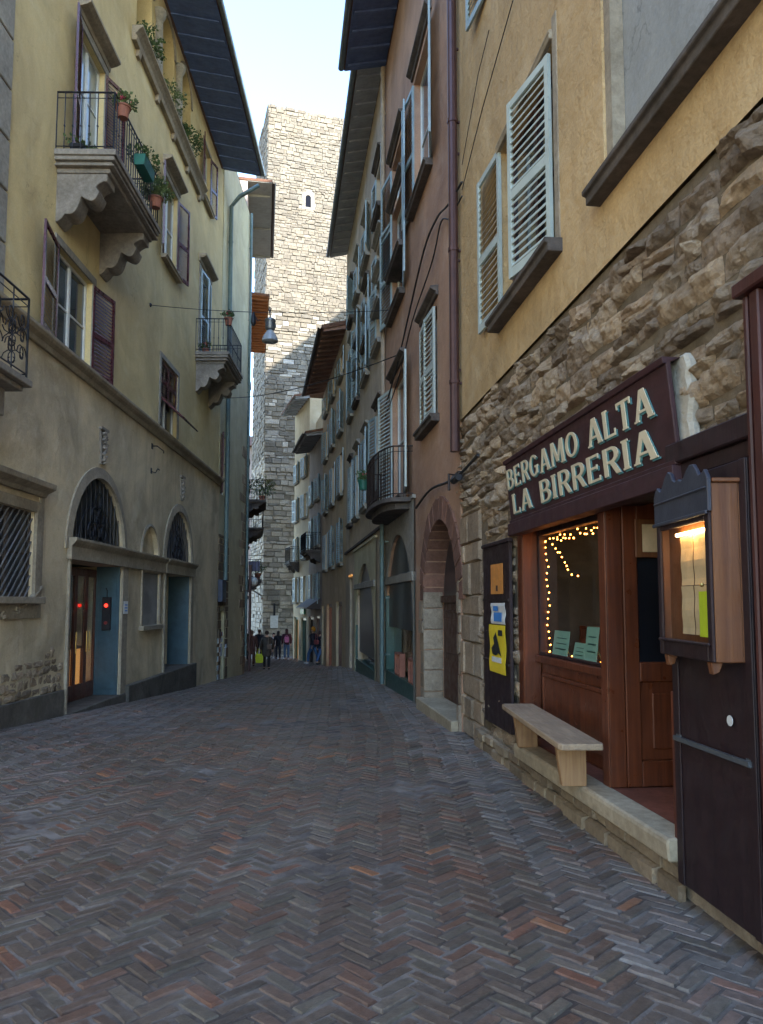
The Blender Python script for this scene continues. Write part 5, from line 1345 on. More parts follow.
# carved keystones
def carving(px, py0, py1, wtop):
    s, z1 = FL.hit(px, py0, .1); z0 = FL.Z(px, py1, .1); random.seed(int(px))
    f = MB(); w = wtop/2
    f.prism_y([(s-w*.55,z0),(s+w*.55,z0),(s+w,z1),(s-w,z1)], .03, .07)
    f.box(s-w-.03, s+w+.03, .03, .10, z1, z1+.05)
    h = z1-z0
    for i in range(16):
        u = i/15; ww = w*(.5+.45*u); f.ball((s+math.sin(i*1.9)*ww*.6, .075+.02*random.random(), z0+h*(.06+.88*u)), (ww*.33, .045, h*.05), 7, 5)
    f.tube([(s+w*.4*math.sin(k*.9)*(.6+.4*k/10), .10, z0+h*(.1+.08*k)) for k in range(11)], .025, 6)
    f.build('carved_keystone', M['corbel'], yel, 0)
carving(106, 431, 465, .34); carving(184, 478, 501, .34)
# tablet between the doors
f = MB(); f.box(TB_[0], TB_[1], -.008, .006, TB_[2], TB_[3]); 
tb = f.build('blank_tablet', plaster('tablet_plaster', (.30,.28,.24), (.2,.185,.16), (.36,.34,.3)), yel)
f = MB(); w = .07
f.box(TB_[0]-w, TB_[0], .03, .07, TB_[2], TB_[3]+w); f.box(TB_[1], TB_[1]+w, .03, .07, TB_[2], TB_[3]+w); f.box(TB_[0], TB_[1], .03, .07, TB_[3], TB_[3]+w); f.box(TB_[0]-w-.08, TB_[1]+w+.08, .03, .14, TB_[2]-.1, TB_[2])
f.build('tablet_frame', M['trim_warm'], tb, .005)
# doors H and I
def gz_l(s): q = FL.w(s, 0); return gz(q.x, q.y)
fz = -.20
mid = FL.S(92, 640, -.55)
# glazed wooden entrance, deep in the opening (camera side) and teal side panel
dy = -.45
hs = (H_[0], H_[1]); HW = H_[1]-H_[0]
wd = MB(); x0, x1 = H_[0]+HW*.0, H_[1]
ent = MB()
d0 = H_[0]+.02; zt0 = lb-.02
w = .07
lw_ = (HW-.04)/5
leafs = [(d0+lw_*i+.004, d0+lw_*(i+1)-.004) for i in range(5)]
for a, b in leafs:
    ent.box(a, a+w, dy-.05, dy, fz, zt0-.05); ent.box(b-w, b, dy-.05, dy, fz, zt0-.05); ent.box(a+w, b-w, dy-.05, dy, fz, fz+.3); ent.box(a+w, b-w, dy-.05, dy, zt0-.2, zt0-.05); 
eo = ent.build('entrance_door', M['walnut'], yel, .006)
for a, b in leafs:
    f = MB(); f.box(a+w, b-w, dy-.03, dy-.022, fz+.3, zt0-.2); f.build('pane', M['clear'], eo)
    f = MB(); f.tube([(b-w-.02 if a == leafs[0][0] else a+.05, dy+.04, fz+.9),(b-w-.02 if a == leafs[0][0] else a+.05, dy+.04, fz+1.3)], .012); f.build('handle', metal('brass_pull', (.5,.35,.12), .3, .9), eo)
# inside of the shop seen through the doors: lit counter, green wall
f = MB(); f.quad((d0-.4,-2.3,fz),(H_[1]+.4,-2.3,fz),(H_[1]+.4,-2.3,lb),(d0-.4,-2.3,lb)); f.quad((d0-.4,-.52,fz),(d0-.4,-2.3,fz),(d0-.4,-2.3,lb),(d0-.4,-.52,lb)); f.quad((H_[1]+.4,-.52,fz),(H_[1]+.4,-2.3,fz),(H_[1]+.4,-2.3,lb),(H_[1]+.4,-.52,lb)); f.quad((d0-.4,-.5,lb-.004),(H_[1]+.4,-.5,lb-.004),(H_[1]+.4,-2.3,lb-.004),(d0-.4,-2.3,lb-.004)); f.m = 1; f.quad((d0-.4,-.5,fz+.001),(H_[1]+.4,-.5,fz+.001),(H_[1]+.4,-2.3,fz+.001),(d0-.4,-2.3,fz+.001))
f.build('shop_interior', [plain('green_wall', (.02,.06,.035), .8), M['room_floor']], yel)
ct = fthing('lit_counter', 'warmly lit low display counter behind the glass of the wooden entrance', 'counter', FL, (H_[0]+H_[1])/2-.2, -.85, fz+.002)
f = MB(); f.box(-.9,.9,-.2,.2,0.02,.95); f.build('lit_front', M['warm_panel'], ct, .01)
f = MB(); f.box(-.95,.95,-.3,.25,.951,1.0); 
for x in (-.93,-.3,.3,.9): f.box(x,x+.03,.2,.23,0,.95)
f.build('frame', M['walnut'], ct)
# teal panel: far side lining of the opening, a big painted board facing the street
f = MB(); tx = FL.S(116.5, 640, .0); ta = FL.S(93, 640, dy+.05)
f.box(H_[0]+.002, H_[0]+.05, dy+.0, .02, fz, lb-.002)
tp = f.build('teal_lining', M['teal_panel'], yel)
fx = (H_[0]+.05, H_[0]+.05+HW*.02)
f = MB(); pdx = H_[0]+.055
f.box(H_[0]+.051, H_[0]+.062, dy+.06, -.03, fz+.12, lb-.15); tp2 = f.build('teal_panel', M['teal_panel'], yel, .004)
ic = fthing('intercom_lights', 'black box with two round red lamps mounted on the teal panel of the entrance', 'signal box', FL, H_[0]+.063, dy+.24, 1.35)
ic.rotation_euler.z += -PI/2
f = MB(); f.box(-.09,.09,0,.06,-.25,.42); f.build('housing', M['iron'], ic, .01)
for z in (-.1, .25):
    f = MB(); f.M = Matrix.Translation((0,.075,z)) @ Matrix.Rotation(PI/2, 4, 'X'); f.lathe([(.034,-.015),(.036,0),(.022,.015)], (0,0,0), 16); f.build('lamp', M['redled'] if z > 0 else paint('dull_red', (.2,.02,.02), .3), ic)
f = MB(); f.tube([(0,.03,.42),(0,.03,.55),(.03,.02,.6)], .01, 5); f.build('cord', M['cable'], ic)
kn = fthing('notice_plate', 'small white notice plate on the jamb right of the teal entrance', 'plate', FL, H_[0]-.17, .085, FL.Z(121, 614, .08))
f = MB(); f.box(-.13,.13,0,.012,0,.26); f.build('plate', M['paper_white'], kn, .003)
f = MB(); 
for k in range(3): f.box(-.09,.08,.0122,.0135,.05+.06*k,.075+.06*k)
f.build('print', M['blue_print'], kn)
pb_ = fthing('paper_notice', 'pale paper notice behind the glass of the wooden entrance door', 'notice', FL, H_[1]-.22, dy-.045, 1.05)
f = MB(); f.box(-.16,.16,-.003,.0,0,.55); f.build('sheet', M['paper_white'], pb_)
# door I
IW = I_[1]-I_[0]; fz2 = FL.Z(175, 668)
f = MB(); f.box(I_[0]+.002, I_[0]+.05, -.56, .02, fz2, lb-.002); f.build('teal_lining', M['teal_panel'], yel)
f = MB(); f.box(I_[0]+IW*.60, I_[1]-.003, -.62, -.57, fz2, fz2+.8); f.box(I_[0]+IW*.60, I_[0]+IW*.68, -.62, -.57, fz2+.8, lb-.002); f.box(I_[1]-.1, I_[1]-.003, -.62, -.57, fz2+.8, lb-.002); io = f.build('side_door', M['walnut'], yel, .006)
f = MB(); f.box(I_[0]+IW*.68, I_[1]-.1, -.60, -.59, fz2+.8, lb-.002); f.build('pane', darkglass('green_glass', (.012,.05,.03), .1), io)
f = MB(); f.box(H_[0]-.3, H_[1]+.15, -2.3, .10, -.9, fz); f.build('doorstep', M['plinth'], yel, .012)
f = MB(); f.box(I_[0]-.5, H_[0]-.31, -.9, .16, -1.9, fz2); f.build('raised_kerb', M['plinth'], yel, .012)
f = MB(); f.prism_y([(H_[1]+.16,-.5),(LE1+.0,-.5),(LE1+.0,.25),(H_[1]+.16,.22)], .03, .09); f.build('plinth', M['plinth'], yel, .01)
# exposed rubble where the render has fallen off
random.seed(41)
f = MB(); xA, xB = FL.S(62, 650), FL.S(2, 650)
edge = lambda s, z: z < .78+.35*noise.noise((s*1.7, 2, 5))-(.15 if s > xB-.25 else 0) and z > .2
stonework(f, xA+.1, xB, .22, 1.2, (.10,.2), (.15,.38), edge, .035, .025, 7, 6, [(.66,.64,.6),(.8,.76,.7),(.55,.53,.5)], .01, .016)
f.build('bared_stones', M['rubble'], yel)
# grey pilaster strip of quoins at the near top corner
f = MB(); xq = FL.S(8, 120)
z = zc+.2; i = 0
while z < zt-.3:
    f.box(xq, LE1+.0, .0, .045, z, z+.72); z += .75; i += 1
f.build('quoins', M['trim_grey'], yel, .012)
# iron brackets on the wall
for (px, py, lab) in ((155, 449, 'small iron rod bracket high on the rendered ground floor wall'), (152, 472, 'twisted iron hook low beside the carved keystones')):
    s, z = FL.hit(px, py, .03)
    o = fthing('wall_hook', lab, 'hook', FL, s, .03, z); f = MB()
    f.tube([(.25,.0,.02),(.25,.12,.02),(-.25,.14,.0),(-.4,.1,-.02)] if py < 460 else [(.08,0,0),(.06,.1,-.03),(0,.12,.05),(-.12,.1,.1),(-.2,.12,.08)], .013, 6); f.build('rod', M['iron'], o)
    f = MB(); f.box(.2 if py < 460 else .04, .3 if py < 460 else .12, 0, .015, -.05, .08); f.build('plate', M['iron'], o)

# ================================================================== NEAR LEFT HOUSE with iron balcony
nl = fthing('near_house', 'greyish house at the left edge with an ornate wrought iron balcony', 'house', FL, LE1, 0, 0)
FN = Fac((FL.w(LE1,0).x, FL.w(LE1,0).y), FL.d)
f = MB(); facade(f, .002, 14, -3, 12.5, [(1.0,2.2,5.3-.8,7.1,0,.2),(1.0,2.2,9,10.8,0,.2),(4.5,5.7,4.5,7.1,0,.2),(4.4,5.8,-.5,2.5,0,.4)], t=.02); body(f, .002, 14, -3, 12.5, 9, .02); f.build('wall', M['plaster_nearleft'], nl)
eave(nl, 0, 14, 12.5, .6, M['soffit_dark'], M['roof_tile'], 9, .2)
for o in ((1.0,2.2,4.5,7.1),(1.0,2.2,9,10.8),(4.5,5.7,4.5,7.1)): window(nl, *o, depth=.18)
f = MB(); f.box(4.42, 5.78, -.4, -.34, -.4, 2.48); f.build('street_door', M['walnut'], nl)
nbz = FN.Z(31, 380, .85); n0 = FN.S(33, 380, .85)
print('near balcony', n0, nbz)
m = MB(); m.box(n0, n0+2.6, -.02, .85, nbz-.09, nbz); m.box(n0+.08, n0+2.5, -.02, .77, nbz-.16, nbz-.09); m.box(n0+.2, n0+.5, -.02, .6, nbz-.5, nbz-.16); m.box(n0+1.9, n0+2.2, -.02, .6, nbz-.5, nbz-.16)
o = m.build('balcony', M['corbel'], nl, .01)
m = MB(); a, b = n0+.06, n0+2.54; hh = 1.05
rail(m, [(a,0),(a,.79),(b,.79),(b,0)], nbz, hh, .4, .009, False)
def scrollwork(p0, p1):
    p0 = Vector(p0); p1 = Vector(p1); L = (p1-p0).length; n = max(1, round(L/.32))
    for i in range(n):
        c = p0+(p1-p0)*(i+.5)/n; d = (p1-p0).normalized()
        for zc_, sg in ((nbz+.28,1),(nbz+.72,-1),(nbz+.5,1)):
            for s2 in (1,-1):
                m.tube([(c.x+d.x*s2*q.real, c.y+d.y*s2*q.real, zc_+sg*q.imag) for q in [complex(.02+.11*(1-k/12)*math.cos(k*.62), .13*(1-k/14)*math.sin(k*.62)) for k in range(13)]], .0075, 5)
scrollwork((a,.0), (a,.79)); scrollwork((a,.79), (b,.79))
m.build('railing', M['iron'], o)

# ================================================================== PALE HOUSE, then two more before the tower
pal = fthing('pale_house', 'narrow pale yellow green house with verdigris downpipe after the long yellow house', 'house', FL, LE0, 0, 0)
FQ = Fac((FL.w(LE0,0).x, FL.w(LE0,0).y), FL.d); LQ = -5.65
zq = FQ.Z(240, 184)
Wp = (-1.0, -.25, FQ.Z(212, 488), FQ.Z(212, 424))
f = MB()
facade(f, LQ, -.002, -3, zq, [Wp+(0,.12), (-1.3,-.5,-1.3,1.4,0,.25)], t=.02); body(f, LQ, -.002, -3, zq, 8, .02); f.build('wall', M['plaster_pale'], pal)
q = window(pal, *Wp, depth=.1); 
shutter(q, Wp[0], .42, Wp[2], Wp[3], 172, 1, M['maroon'], .05); shutter(q, Wp[1], .38, Wp[2], Wp[3], 160, -1, M['maroon'], .05)
f = MB(); f.box(-1.3,-.5,-.25,-.2,-1.3,1.4); f.build('street_door', M['door_brown'], pal)
f = MB(); random.seed(52); blocks(f, LQ+.0, LQ+2.0, -2, 8, (.25,.45), (.3,.7), .02, lambda s, z: s < LQ+.7+.6*((int(z*2.3)) % 2) , [(.8,.78,.72),(1,.97,.9),(.9,.85,.75)], .015, .02, .012); f.build('quoins', M['limestone'], pal)
f = MB(); random.seed(53); blocks(f, -1.9, -.02, -2.2, 4.0, (.2,.4), (.3,.6), .02, lambda s, z: not(-1.35 < s < -.45 and z < 1.5), [(.45,.42,.38),(.6,.55,.5),(.35,.33,.3)], .03, .02, .02); f.build('rough_pier', M['limestone'], pal)
f = MB(); f.prism_x([(-8,zq+.05+8*.18),(.0,zq+.041),(.0,zq+.10),(-8,zq+.17+8*.18)], LQ, -.03); f.build('roof', M['roof_tile'], pal)
pipe('downpipe', 'verdigris downpipe on the pale house, the one nearer the camera', FQ, FQ.S(230,300,.12), .12, FQ.Z(226,580,.12), FQ.Z(231,205,.12), .075, 'pipe_green', 5, top=[(.05,.3,.35+FQ.Z(231,205,.12)-FQ.Z(226,580,.12)),(.1,1.0,.75+FQ.Z(231,205,.12)-FQ.Z(226,580,.12))])
pipe('downpipe', 'dark verdigris downpipe at the far corner of the pale house', FQ, LQ+.08, .10, -.5, FQ.Z(246,195,.1), .055, 'pipe_green', 6)
pipe('downpipe', 'rusty dark lower pipe standing at the far corner of the pale house', FQ, LQ+.12, .26, -1.1, 3.2, .06, 'pipe_brown', 2)
f = MB()
for (px, py, w, h, lab, m) in ((221, 634, .34, .14, 'small dark notice plate on the pale house wall, top of the stack', 'terracotta'), (221, 640, .3, .14, 'small white notice plate on the pale house wall, under the dark one', 'paper_white'), (220.5, 650, .26, .42, 'tall white notice with blue edge on the pale house, left one', 'paper_white'), (225.5, 650, .26, .42, 'tall white notice with blue edge on the pale house, right one', 'paper_white')):
    s, z = FQ.hit(px, py, .04)
    o = fthing('wall_notice', lab, 'notice', FQ, s, .045, z-h/2); f = MB(); f.box(-w/2,w/2,-.02,.012,0,h); f.build('plate', M[m], o)
    f = MB(); f.box(-w/2,-w/2+.04,.0125,.015,0,h); f.box(w/2-.04,w/2,.0125,.015,0,h); f.build('edge', M['blue_print'], o)
mb_ = fthing('letter_box', 'dark blue wall box at the corner of the yellow house', 'box', FQ, -.25, .05, FQ.Z(211, 602, .1))
f = MB(); f.box(-.35,.3,0,.16,0,.75); f.build('casing', paint('navy_paint', (.02,.035,.07), .4), mb_, .01)
f = MB(); f.box(-.25,.2,.161,.166,.1,.62); f.build('door', M['teal_panel'], mb_, .004)
for k in range(5):
    o = fthing('door_plate', 'small pale name plate stacked on the rough stone pier', 'plate', FQ, -.15, .07, .25-.32*k if False else -.9+.3*k, 'name plates on the rough pier')
    f = MB(); f.box(-.14,.14,-.03,.03,0,.17); f.build('plate', M['zinc'], o)

def far_house(name, lab, a, b, z, wallm, over, soff, nrow, rise=.2, deep=9):
    # facade on the left of the street: local x towards camera
    fac, ln = fac_between(b, a)
    r = fthing(name, lab, 'house', fac, 0, 0, 0)
    gr = [(ln*(.12+.42*i), ln*(.12+.42*i)+1.0, z0, z0+1.6) for i in range(2) for z0 in nrow]
    f = MB(); facade(f, 0, ln-.003, -4, z+.04, [o+(0,.15) for o in gr]); body(f, 0, ln-.003, -4, z, deep); f.build('wall', M[wallm], r)
    eave(r, 0, ln-.003, z, over, M[soff], M['roof_tile'], deep, rise, gut=M['ironb'] if soff != 'soffit_orange' else None, rafter=.45 if soff == 'soffit_orange' else 3.0, rh=.12)
    for o in gr: rwin(r, o, 174, 174, 'greenteal', False)
    return r, fac, ln
M['soffit_pale'] = wood('soffit_pale_boards', (.42,.42,.36), (.34,.34,.29), .8, (14,1.2,14))
p3a = FL.w(LE0+LQ-.01, -.1); p3a = (p3a.x, p3a.y); 
p3b = pt(245.5, 38.6); p4b = pt(246.3, 47.5)
z3 = at_y(268, 182, p3a[1]+.1).z; z4 = at_y(263, 296, 38.7).z
h3, F3, l3 = far_house('green_shuttered_house', 'tall shaded house with pale boarded eave and balconies beyond the pale house', p3a, p3b, z3, 'plaster_pink', 1.05, 'soffit_pale', (2,5.2,8.6,12.4), rise=.02)
h4, F4, l4 = far_house('orange_eaved_house', 'house near the tower with an orange raftered wooden eave', p3b, p4b, z4, 'plaster_peach', 1.0, 'soffit_orange', (2,5,8.4), rise=.06)
# balconies sticking out there, one above the other
for (zb, ou) in ((at_y(256,497,34).z, .95), (at_y(256,580,36).z, .8)):
    small_balcony(h3, l3*.12, l3*.55, zb, ou)
small_balcony(h4, l4*.3, l4*.8, at_y(258,530,42).z, .9)
plant('potted_plant', 'bushy plants crowding the highest shaded balcony before the tower', F3.w(l3*.4, .75, at_y(256,497,34).z+.01), .5, 1.1, 150, M['leaf'], M['terracotta'], .15, .3, F3.ang)
plant('potted_plant', 'plant in a pot on the lower shaded balcony before the tower', F3.w(l3*.4, .6, at_y(256,580,36).z+.01), .3, .6, 60, M['leaf'], M['terracotta'], .15, .3, F3.ang)
o = fthing('shop_sign', 'dark blue square shop sign projecting above the crowd on the left', 'sign', F3, l3*.5, .1, at_y(252,570,34).z)
f = MB(); f.box(-.04,.04,0.1,.6,0,.45); f.build('panel', paint('navy_sign', (.02,.03,.12), .4), o, .01); f = MB(); f.tube([(0,-.1,.72),(0,.9,.72)], .015); f.build('bracket', M['iron'], o)
o = fthing('globe_lamp', 'pale round wall lamp on a bracket above the crowd on the left', 'lamp', F3, l3*.8, .0, at_y(249,581,32).z)
f = MB(); f.ball((0,.45,0), .2, 14, 10); f.build('globe', M['white_paint'], o, smooth=True); f = MB(); f.tube([(0,0,.1),(0,.3,.25),(0,.45,.2)], .02); f.build('bracket', M['iron'], o)
o = fthing('shop_awning', 'small striped pale awning low on the shaded left houses', 'awning', F4, l4*.5, 0, at_y(256,602,43).z)
f = MB(); f.prism_x([(0,.9),(.9,.35),(.9,.2),(.88,.2),(.88,.33),(0,.86)], -1.4, 1.4); f.build('cloth', paint('awning_cloth', (.4,.36,.33), .8), o); f = MB(); f.box(-1.4,1.4,.86,.9,.15,.25); f.build('valance', M['terracotta'], o)
# plain house far behind, to the left of the tower
fb, lb2 = fac_between((-16.0, 64.0), (-6.5, 66.0)); 
bk = fthing('background_house', 'hazy pale house glimpsed in the gap left of the tower', 'house', Fac((-6.5,66),(-1,-.2)), 0, 0, 0)
FBk = Fac((-6.5,66),(-1,-.2))
FBk = Fac((-16,64),(1,.2)); bk.location = (-16,64,0); bk.rotation_euler = (0,0,FBk.ang)
f = MB(); f.box(0, 9.6, 0, 6, -4, 15); f.build('wall', M['plaster_pink'], bk); f = MB(); f.prism_x([(-.6,15.01),(3,16.6),(6.6,15.01)], -.3, 9.9); f.build('roof', M['roof_tile'], bk)

# ================================================================== OVERHEAD LAMP AND CABLES
def span(lab, a, b, sag, r=.008):
    a = Vector(a); b = Vector(b); P = [a.lerp(b, i/24)+Vector((0,0,-sag*4*(i/24)*(1-i/24))) for i in range(25)]
    o = thing('overhead_cable', lab, 'cable', a); f = MB(); f.tube([p_-a for p_ in P], r, 5); f.build('wire', M['cable'], o)
    f = MB(); f.ball((0,0,0), .05, 8, 6); f.ball(tuple(b-a), .05, 8, 6); f.build('anchors', M['iron'], o); return P
s, z = FL.hit(150, 305, .0); w0 = FL.w(s, .0, z); s, z = FR.hit(392, 310, .0); w1 = FR.w(s, .0, z)
P1 = span('thin cable across the street carrying the hanging street lamp', w0, w1, .12)
s, z = FL.hit(222, 398, 0); w2_ = FL.w(s, 0, z); s, z = FR.hit(405, 352, 0); w3_ = FR.w(s, 0, z)
span('lower dark cable slung across the street below the lamp', w2_, w3_, .25, .012)
fine_ = [P1[k].lerp(P1[k+1], j/12) for k in range(24) for j in range(12)]
best = min(fine_, key=lambda q: abs(proj(q)[0]-270.5)); i = fine_.index(best)//12
lamp = thing('street_lamp', 'grey hanging street lamp with a bell shade over the middle of the street', 'street lamp', best)
f = MB(); f.tube([(0,0,.02),(.02,0,.12),(-.02,0,.16),(-.04,0,.08),(0,0,-.05),(0,0,-.18)], .022, 8); f.build('hook', M['iron'], lamp); lamp.scale = (.74,.74,.84)
f = MB(); f.lathe([(.10,-.50),(.15,-.46),(.155,-.26),(.17,-.25),(.17,-.20),(.12,-.17),(.05,-.14)], (0,0,0), 18); f.build('housing', M['zinc'], lamp, .006, True)
f = MB(); f.lathe([(.25,-.80),(.25,-.78),(.22,-.68),(.13,-.55),(.10,-.50)], (0,0,0), 20); f.build('shade', paint('lamp_glass', (.30,.32,.34), .25), lamp, 0, True)
f = MB(); 
for k in range(3): a = k*2.1; f.box(.15*math.cos(a)-.02,.15*math.cos(a)+.02,.15*math.sin(a)-.02,.15*math.sin(a)+.02,-.42,-.3)
f.build('clips', M['iron'], lamp)
iz = thing('cable_insulator', 'small dark fitting hanging from the cable left of the street lamp', 'fitting', min(fine_, key=lambda q: abs(proj(q)[0]-253.5)))
f = MB(); f.lathe([(.03,-.32),(.06,-.25),(.05,-.1),(.02,.0)], (0,0,0), 10); f.build('body', M['iron'], iz); f = MB(); f.tube([(0,0,-.05),(.1,0,-.2),(.16,0,-.18)], .012); f.build('arm', M['iron'], iz)

# ================================================================== PEOPLE
def skin_obj(name, verts, edges, radii, mat, parent, root=0, sub=2):
    me = bpy.data.meshes.new(name); me.from_pydata([Vector(v) for v in verts], edges, []); me.materials.append(mat)
    o = bpy.data.objects.new(name, me); COL.objects.link(o); o.parent = parent
    k = o.modifiers.new('skin', 'SKIN'); k.use_smooth_shade = True
    if not me.skin_vertices:
        pass
    for i, v in enumerate(me.skin_vertices[0].data):
        r = radii[i]; v.radius = r if isinstance(r, tuple) else (r, r); v.use_root = (i == root)
    s = o.modifiers.new('sub', 'SUBSURF'); s.levels = sub; s.render_levels = sub
    return o
_cm = {}
def cloth(c):
    if c not in _cm: _cm[c] = plain('cloth_%d' % len(_cm), c, .85, .2, 14)
    return _cm[c]
import bmesh
def person(lab, px, py, hpx, heading, stride, coat, legs, hair, shoes=(.02,.02,.02), long_coat=False, hat=None, arms=(0,0), longhair=False, wide=1.0, seed=0):
    g = at_ground(px, py)
    if g.y > 47.5: g = at_y(px, py, 47.5)
    g.z = gz(g.x, g.y)
    hgt = hpx/F*g.y*1.0; hgt = min(1.86, max(1.5, hgt)); k = hgt/1.75
    o = thing('person', lab, 'person', g, heading); o.scale = (k, k, k)
    # faces local +y ; stride swings the legs
    st = stride
    hipz, kz = .92-.03*abs(st), .5
    def leg(s_, fw):
        fx = s_*.10
        kn = (fx*1.05, fw*.30+.05*abs(st), .50); an = (fx, fw*.42-(.10 if fw < 0 else 0), .09+(.07 if fw < -.3 else 0)); return kn, an, (fx*1.2, an[1]+.15, .035+(.02 if fw < -.3 else 0))
    kl, al, tl = leg(-1, st); kr, ar, tr = leg(1, -st)
    tz = 1.42
    sh = .19*wide
    elL = (-sh-.07, -.03-st*.18+arms[0]*.15, 1.12); haL = (-sh-.04, .08-st*.25+arms[0]*.32, .88+arms[0]*.28)
    elR = (sh+.07, -.03+st*.18+arms[1]*.15, 1.12); haR = (sh+.04, .08+st*.25+arms[1]*.32, .88+arms[1]*.28)
    V = [(0,0,hipz),(0,.0,1.08),(0,-.01,1.28),(0,0,tz),(0,.01,1.52),(0,.02,1.60),(0,.02,1.69),
         (-.09,0,.88),kl,al,tl,(.09,0,.88),kr,ar,tr,(-sh,0,1.40),elL,haL,(sh,0,1.40),elR,haR]
    E = [(0,1),(1,2),(2,3),(3,4),(4,5),(5,6),(0,7),(7,8),(8,9),(9,10),(0,11),(11,12),(12,13),(13,14),(3,15),(15,16),(16,17),(3,18),(18,19),(19,20)]
    Rr = [(.13,.10),(.12,.09),(.14,.10),(.10,.08),(.052,.055),(.075,.09),(.068,.085),.085,.058,.042,.038,.085,.058,.042,.038,.065,.045,.035,.065,.045,.035]
    skin_obj('body', V, E, Rr, M['skin'], o)
    # face and hands
    f = MB(); f.ball((0,.10,1.615), (.016,.028,.026), 7, 5)
    for s_ in (-1,1): f.ball((s_*.078,.01,1.62), (.014,.022,.032), 6, 5)
    f.build('nose_and_ears', M['skin'], o, 0, True)
    f = MB()
    for s_ in (-1,1): f.ball((s_*.03,.095,1.64), .010, 6, 5)
    f.build('eyes', M['black_print'], o)
    for s_, h_, e_ in ((-1, haL, elL), (1, haR, elR)):
        d = (Vector(h_)-Vector(e_)).normalized(); a = d.orthogonal().normalized(); f = MB(); h_ = Vector(h_)
        f.ball(tuple(h_+d*.05), (.035,.03,.045), 8, 6)
        for q in range(4):
            b = h_+d*.07+Vector((0,1,0))*(q-1.5)*.018; f.tube([b, b+d*(.045+.01*(q in (1,2))), b+d*.075+Vector((-s_*.02,0,0))], [.0095,.0085,.006], 6)
        b = h_+d*.03+Vector((-s_*.02,.03,0)); f.tube([b, b+d*.04+Vector((0,.02,0))], [.011,.008], 6)
        f.build('hand', M['skin'], o, 0, True)
    # trousers
    V2 = [(0,0,hipz+.06),(-.09,0,.87),kl,al,(.09,0,.87),kr,ar]
    skin_obj('trousers', V2, [(0,1),(1,2),(2,3),(0,4),(4,5),(5,6)], [(.145,.115),.105,.078,.066,.105,.078,.066], cloth(legs), o)
    # shoes
    for (a_, t_) in ((al, tl), (ar, tr)):
        f = MB(); c = ((a_[0]+t_[0])/2, (a_[1]+t_[1])/2+.01, t_[2]+.012); f.ball(c, (.05,.14,.052), 10, 6); f.build('shoe', cloth(shoes), o, 0, True)
    # coat
    low = .55 if long_coat else .84
    V3 = [(0,0,1.02),(0,-.005,1.26),(0,0,1.43),(0,0,low),(-sh-.005,0,1.40),elL,tuple(Vector(haL)*.93+Vector(elL)*.07),(sh+.005,0,1.40),elR,tuple(Vector(haR)*.93+Vector(elR)*.07),(0,.0,1.50)]
    R3 = [(.185*wide,.15),(.20*wide,.155),(.13,.11),(.20*wide+(.02 if long_coat else 0),.17),.088,.072,.058,.088,.072,.058,(.08,.08)]
    skin_obj('coat', V3, [(0,1),(1,2),(0,3),(2,4),(4,5),(5,6),(2,7),(7,8),(8,9),(2,10)], R3, cloth(coat), o)
    # hair / hat
    f = MB(); f.ball((0,-.018,1.665), (.092,.105,.105), 12, 9)
    if longhair: f.ball((0,-.06,1.55), (.095,.06,.16), 10, 8)
    if hat: f.lathe([(.101,0),(.104,.04),(.10,.05),(.092,.10),(.06,.15),(.02,.17)], (0,-.005,1.66), 14); 
    f.build('hat' if hat else 'hair', cloth(hat or hair), o, 0, True)
    return o
import math as _m
AW = 0.12   # heading straight up the street, away from us
ppl = []
p_ = person('person in a mauve brown long coat and brown trousers, left side of the crowd', 251.5, 666, 35, AW, .25, (.16,.085,.075), (.12,.055,.03), (.25,.2,.17), long_coat=True)
p2 = person('person in a dark olive padded coat and black trousers, nearest of the crowd, walking away', 266.5, 669.5, 38, AW, .1, (.055,.048,.038), (.012,.012,.014), (.03,.02,.015), long_coat=True, wide=1.15)
person('person in a black jacket half hidden behind the two nearest walkers', 259, 661, 31, AW, .2, (.02,.02,.028), (.05,.02,.02), (.12,.06,.04))
person('person in dark clothes close to the left wall with white shoes', 245.5, 661, 32, AW, .3, (.025,.02,.024), (.03,.03,.035), (.02,.015,.015), shoes=(.6,.6,.6))
person('person in a black coat and dark leggings, left of the pink backpack', 278, 659.5, 28, AW, .3, (.015,.015,.02), (.03,.035,.05), (.03,.02,.02), longhair=True)
p6 = person('person with long dark red hair, maroon top, blue jeans and a pink backpack', 286.5, 659.5, 30, AW, .15, (.08,.022,.035), (.10,.18,.30), (.06,.02,.02), shoes=(.5,.5,.5), longhair=True)
person('person in white further off, in front of the tower', 273.5, 655, 25, PI+AW, .1, (.55,.57,.6), (.1,.1,.12), (.03,.02,.02))
person('person in a dark jacket and dark green trousers standing alone right of the backpack', 301.5, 657.5, 27, AW, .2, (.025,.022,.03), (.03,.05,.045), (.08,.05,.04), wide=1.1)
p9 = person('person with an orange yellow knitted hat striding in blue jeans beside the right wall', 313, 664, 37, AW+1.1, .55, (.02,.018,.03), (.06,.13,.26), (.1,.05,.02), shoes=(.6,.6,.6), hat=(.65,.28,.03), wide=1.05)
p10 = person('person in a black top and blue jeans with a red bag, rightmost of the crowd', 320, 664.5, 33, AW-1.0, .5, (.015,.015,.025), (.05,.11,.24), (.04,.02,.02), wide=1.1, arms=(0,1))
def attach(lab, name, cat, base, off, mk):
    w = base.location + Vector((off[0]*math.cos(base.rotation_euler.z)-off[1]*math.sin(base.rotation_euler.z), off[0]*math.sin(base.rotation_euler.z)+off[1]*math.cos(base.rotation_euler.z), off[2]))
    o = thing(name, lab, cat, w, base.rotation_euler.z); mk(o); return o
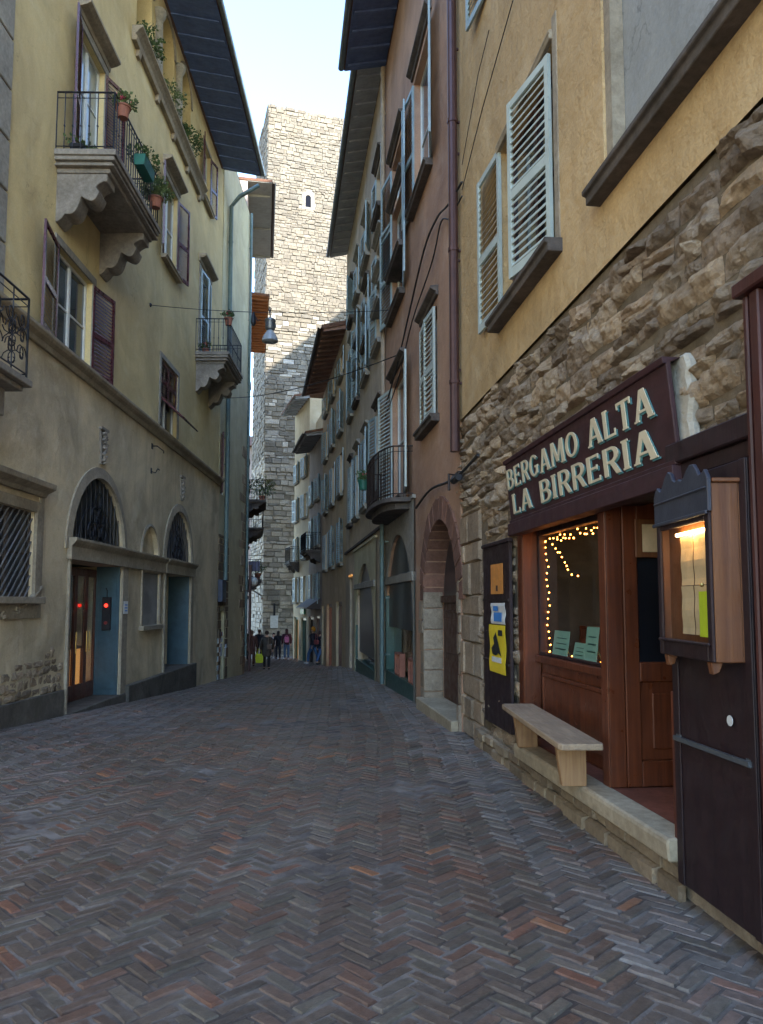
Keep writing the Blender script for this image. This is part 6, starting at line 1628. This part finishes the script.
def bag(o, c, w, d, h, strap=.3):
    f = MB(); f.prism_y([(-w*.8,0),(w*.8,0),(w,h*.6),(w*.85,h),(-w*.85,h),(-w,h*.6)], -d, d); f.build('bag_body', cloth(c), o, .03, seg=2)
    f = MB(); f.tube([(-w*.5,0,h),(-w*.35,0,h+strap),(w*.35,0,h+strap),(w*.5,0,h)], .012, 6); f.build('strap', cloth(c), o)
attach('bright yellow carrier bag held low by the walker in the olive coat', 'carrier_bag', 'bag', p2, (-.33,.05,.30), lambda o: bag(o, (.55,.62,.03), .20, .07, .42, .22))
attach('pink backpack worn by the person with long dark red hair', 'backpack', 'backpack', p6, (0,-.20,1.02), lambda o: bag(o, (.75,.22,.36), .15, .08, .34, .06))
attach('dull red shoulder bag at the back of the rightmost striding person', 'shoulder_bag', 'bag', p10, (0,-.22,1.0), lambda o: bag(o, (.30,.07,.07), .16, .06, .22, .3))
attach('tan shoulder strap bag on the back of the walker in the olive coat', 'shoulder_bag', 'bag', p2, (.12,-.24,.95), lambda o: bag(o, (.16,.12,.09), .11, .05, .22, .35))

# ================================================================== SKY, SUN, CAMERA
sc = bpy.context.scene
w = bpy.data.worlds.new('World'); sc.world = w; w.use_nodes = True
nt_ = w.node_tree; nt_.nodes.clear()
sky = nt_.nodes.new('ShaderNodeTexSky'); sky.sky_type = 'NISHITA'; sky.sun_disc = False
SUNDIR = Vector((.6, -.8, 0)).normalized(); EL = math.radians(30)
az = math.atan2(SUNDIR.x, SUNDIR.y)
sky.sun_elevation = EL; sky.sun_rotation = az
sky.altitude = 300; sky.air_density = 1.0; sky.dust_density = .2; sky.ozone_density = 2.4
bg = nt_.nodes.new('ShaderNodeBackground'); bg.inputs[1].default_value = .15
ow = nt_.nodes.new('ShaderNodeOutputWorld'); nt_.links.new(sky.outputs[0], bg.inputs[0]); nt_.links.new(bg.outputs[0], ow.inputs[0])
sl_ = bpy.data.lights.new('sun', 'SUN'); sl_.energy = 2.0; sl_.angle = math.radians(.5); sl_.color = (1,.95,.86)
so = bpy.data.objects.new('sun', sl_); COL.objects.link(so); so.location = (10,-20,40)
sd = Vector((SUNDIR.x*math.cos(EL), SUNDIR.y*math.cos(EL), math.sin(EL)))
so.rotation_euler = sd.to_track_quat('Z', 'Y').to_euler()
cam = bpy.data.cameras.new('camera'); co = bpy.data.objects.new('camera', cam); COL.objects.link(co); sc.camera = co
co.location = (0, 0, EYE); co.rotation_euler = (PI/2+PITCH, 0, 0)
cam.sensor_fit = 'VERTICAL'; cam.sensor_height = 24; cam.lens = 24*F/H; cam.shift_y = (CY-H/2)/H; cam.clip_end = 1000; cam.clip_start = .05
sc.view_settings.view_transform = 'Standard'; sc.view_settings.look = 'None'; sc.view_settings.gamma = 1; sc.view_settings.exposure = 2.9
sc.view_settings.use_curve_mapping = False
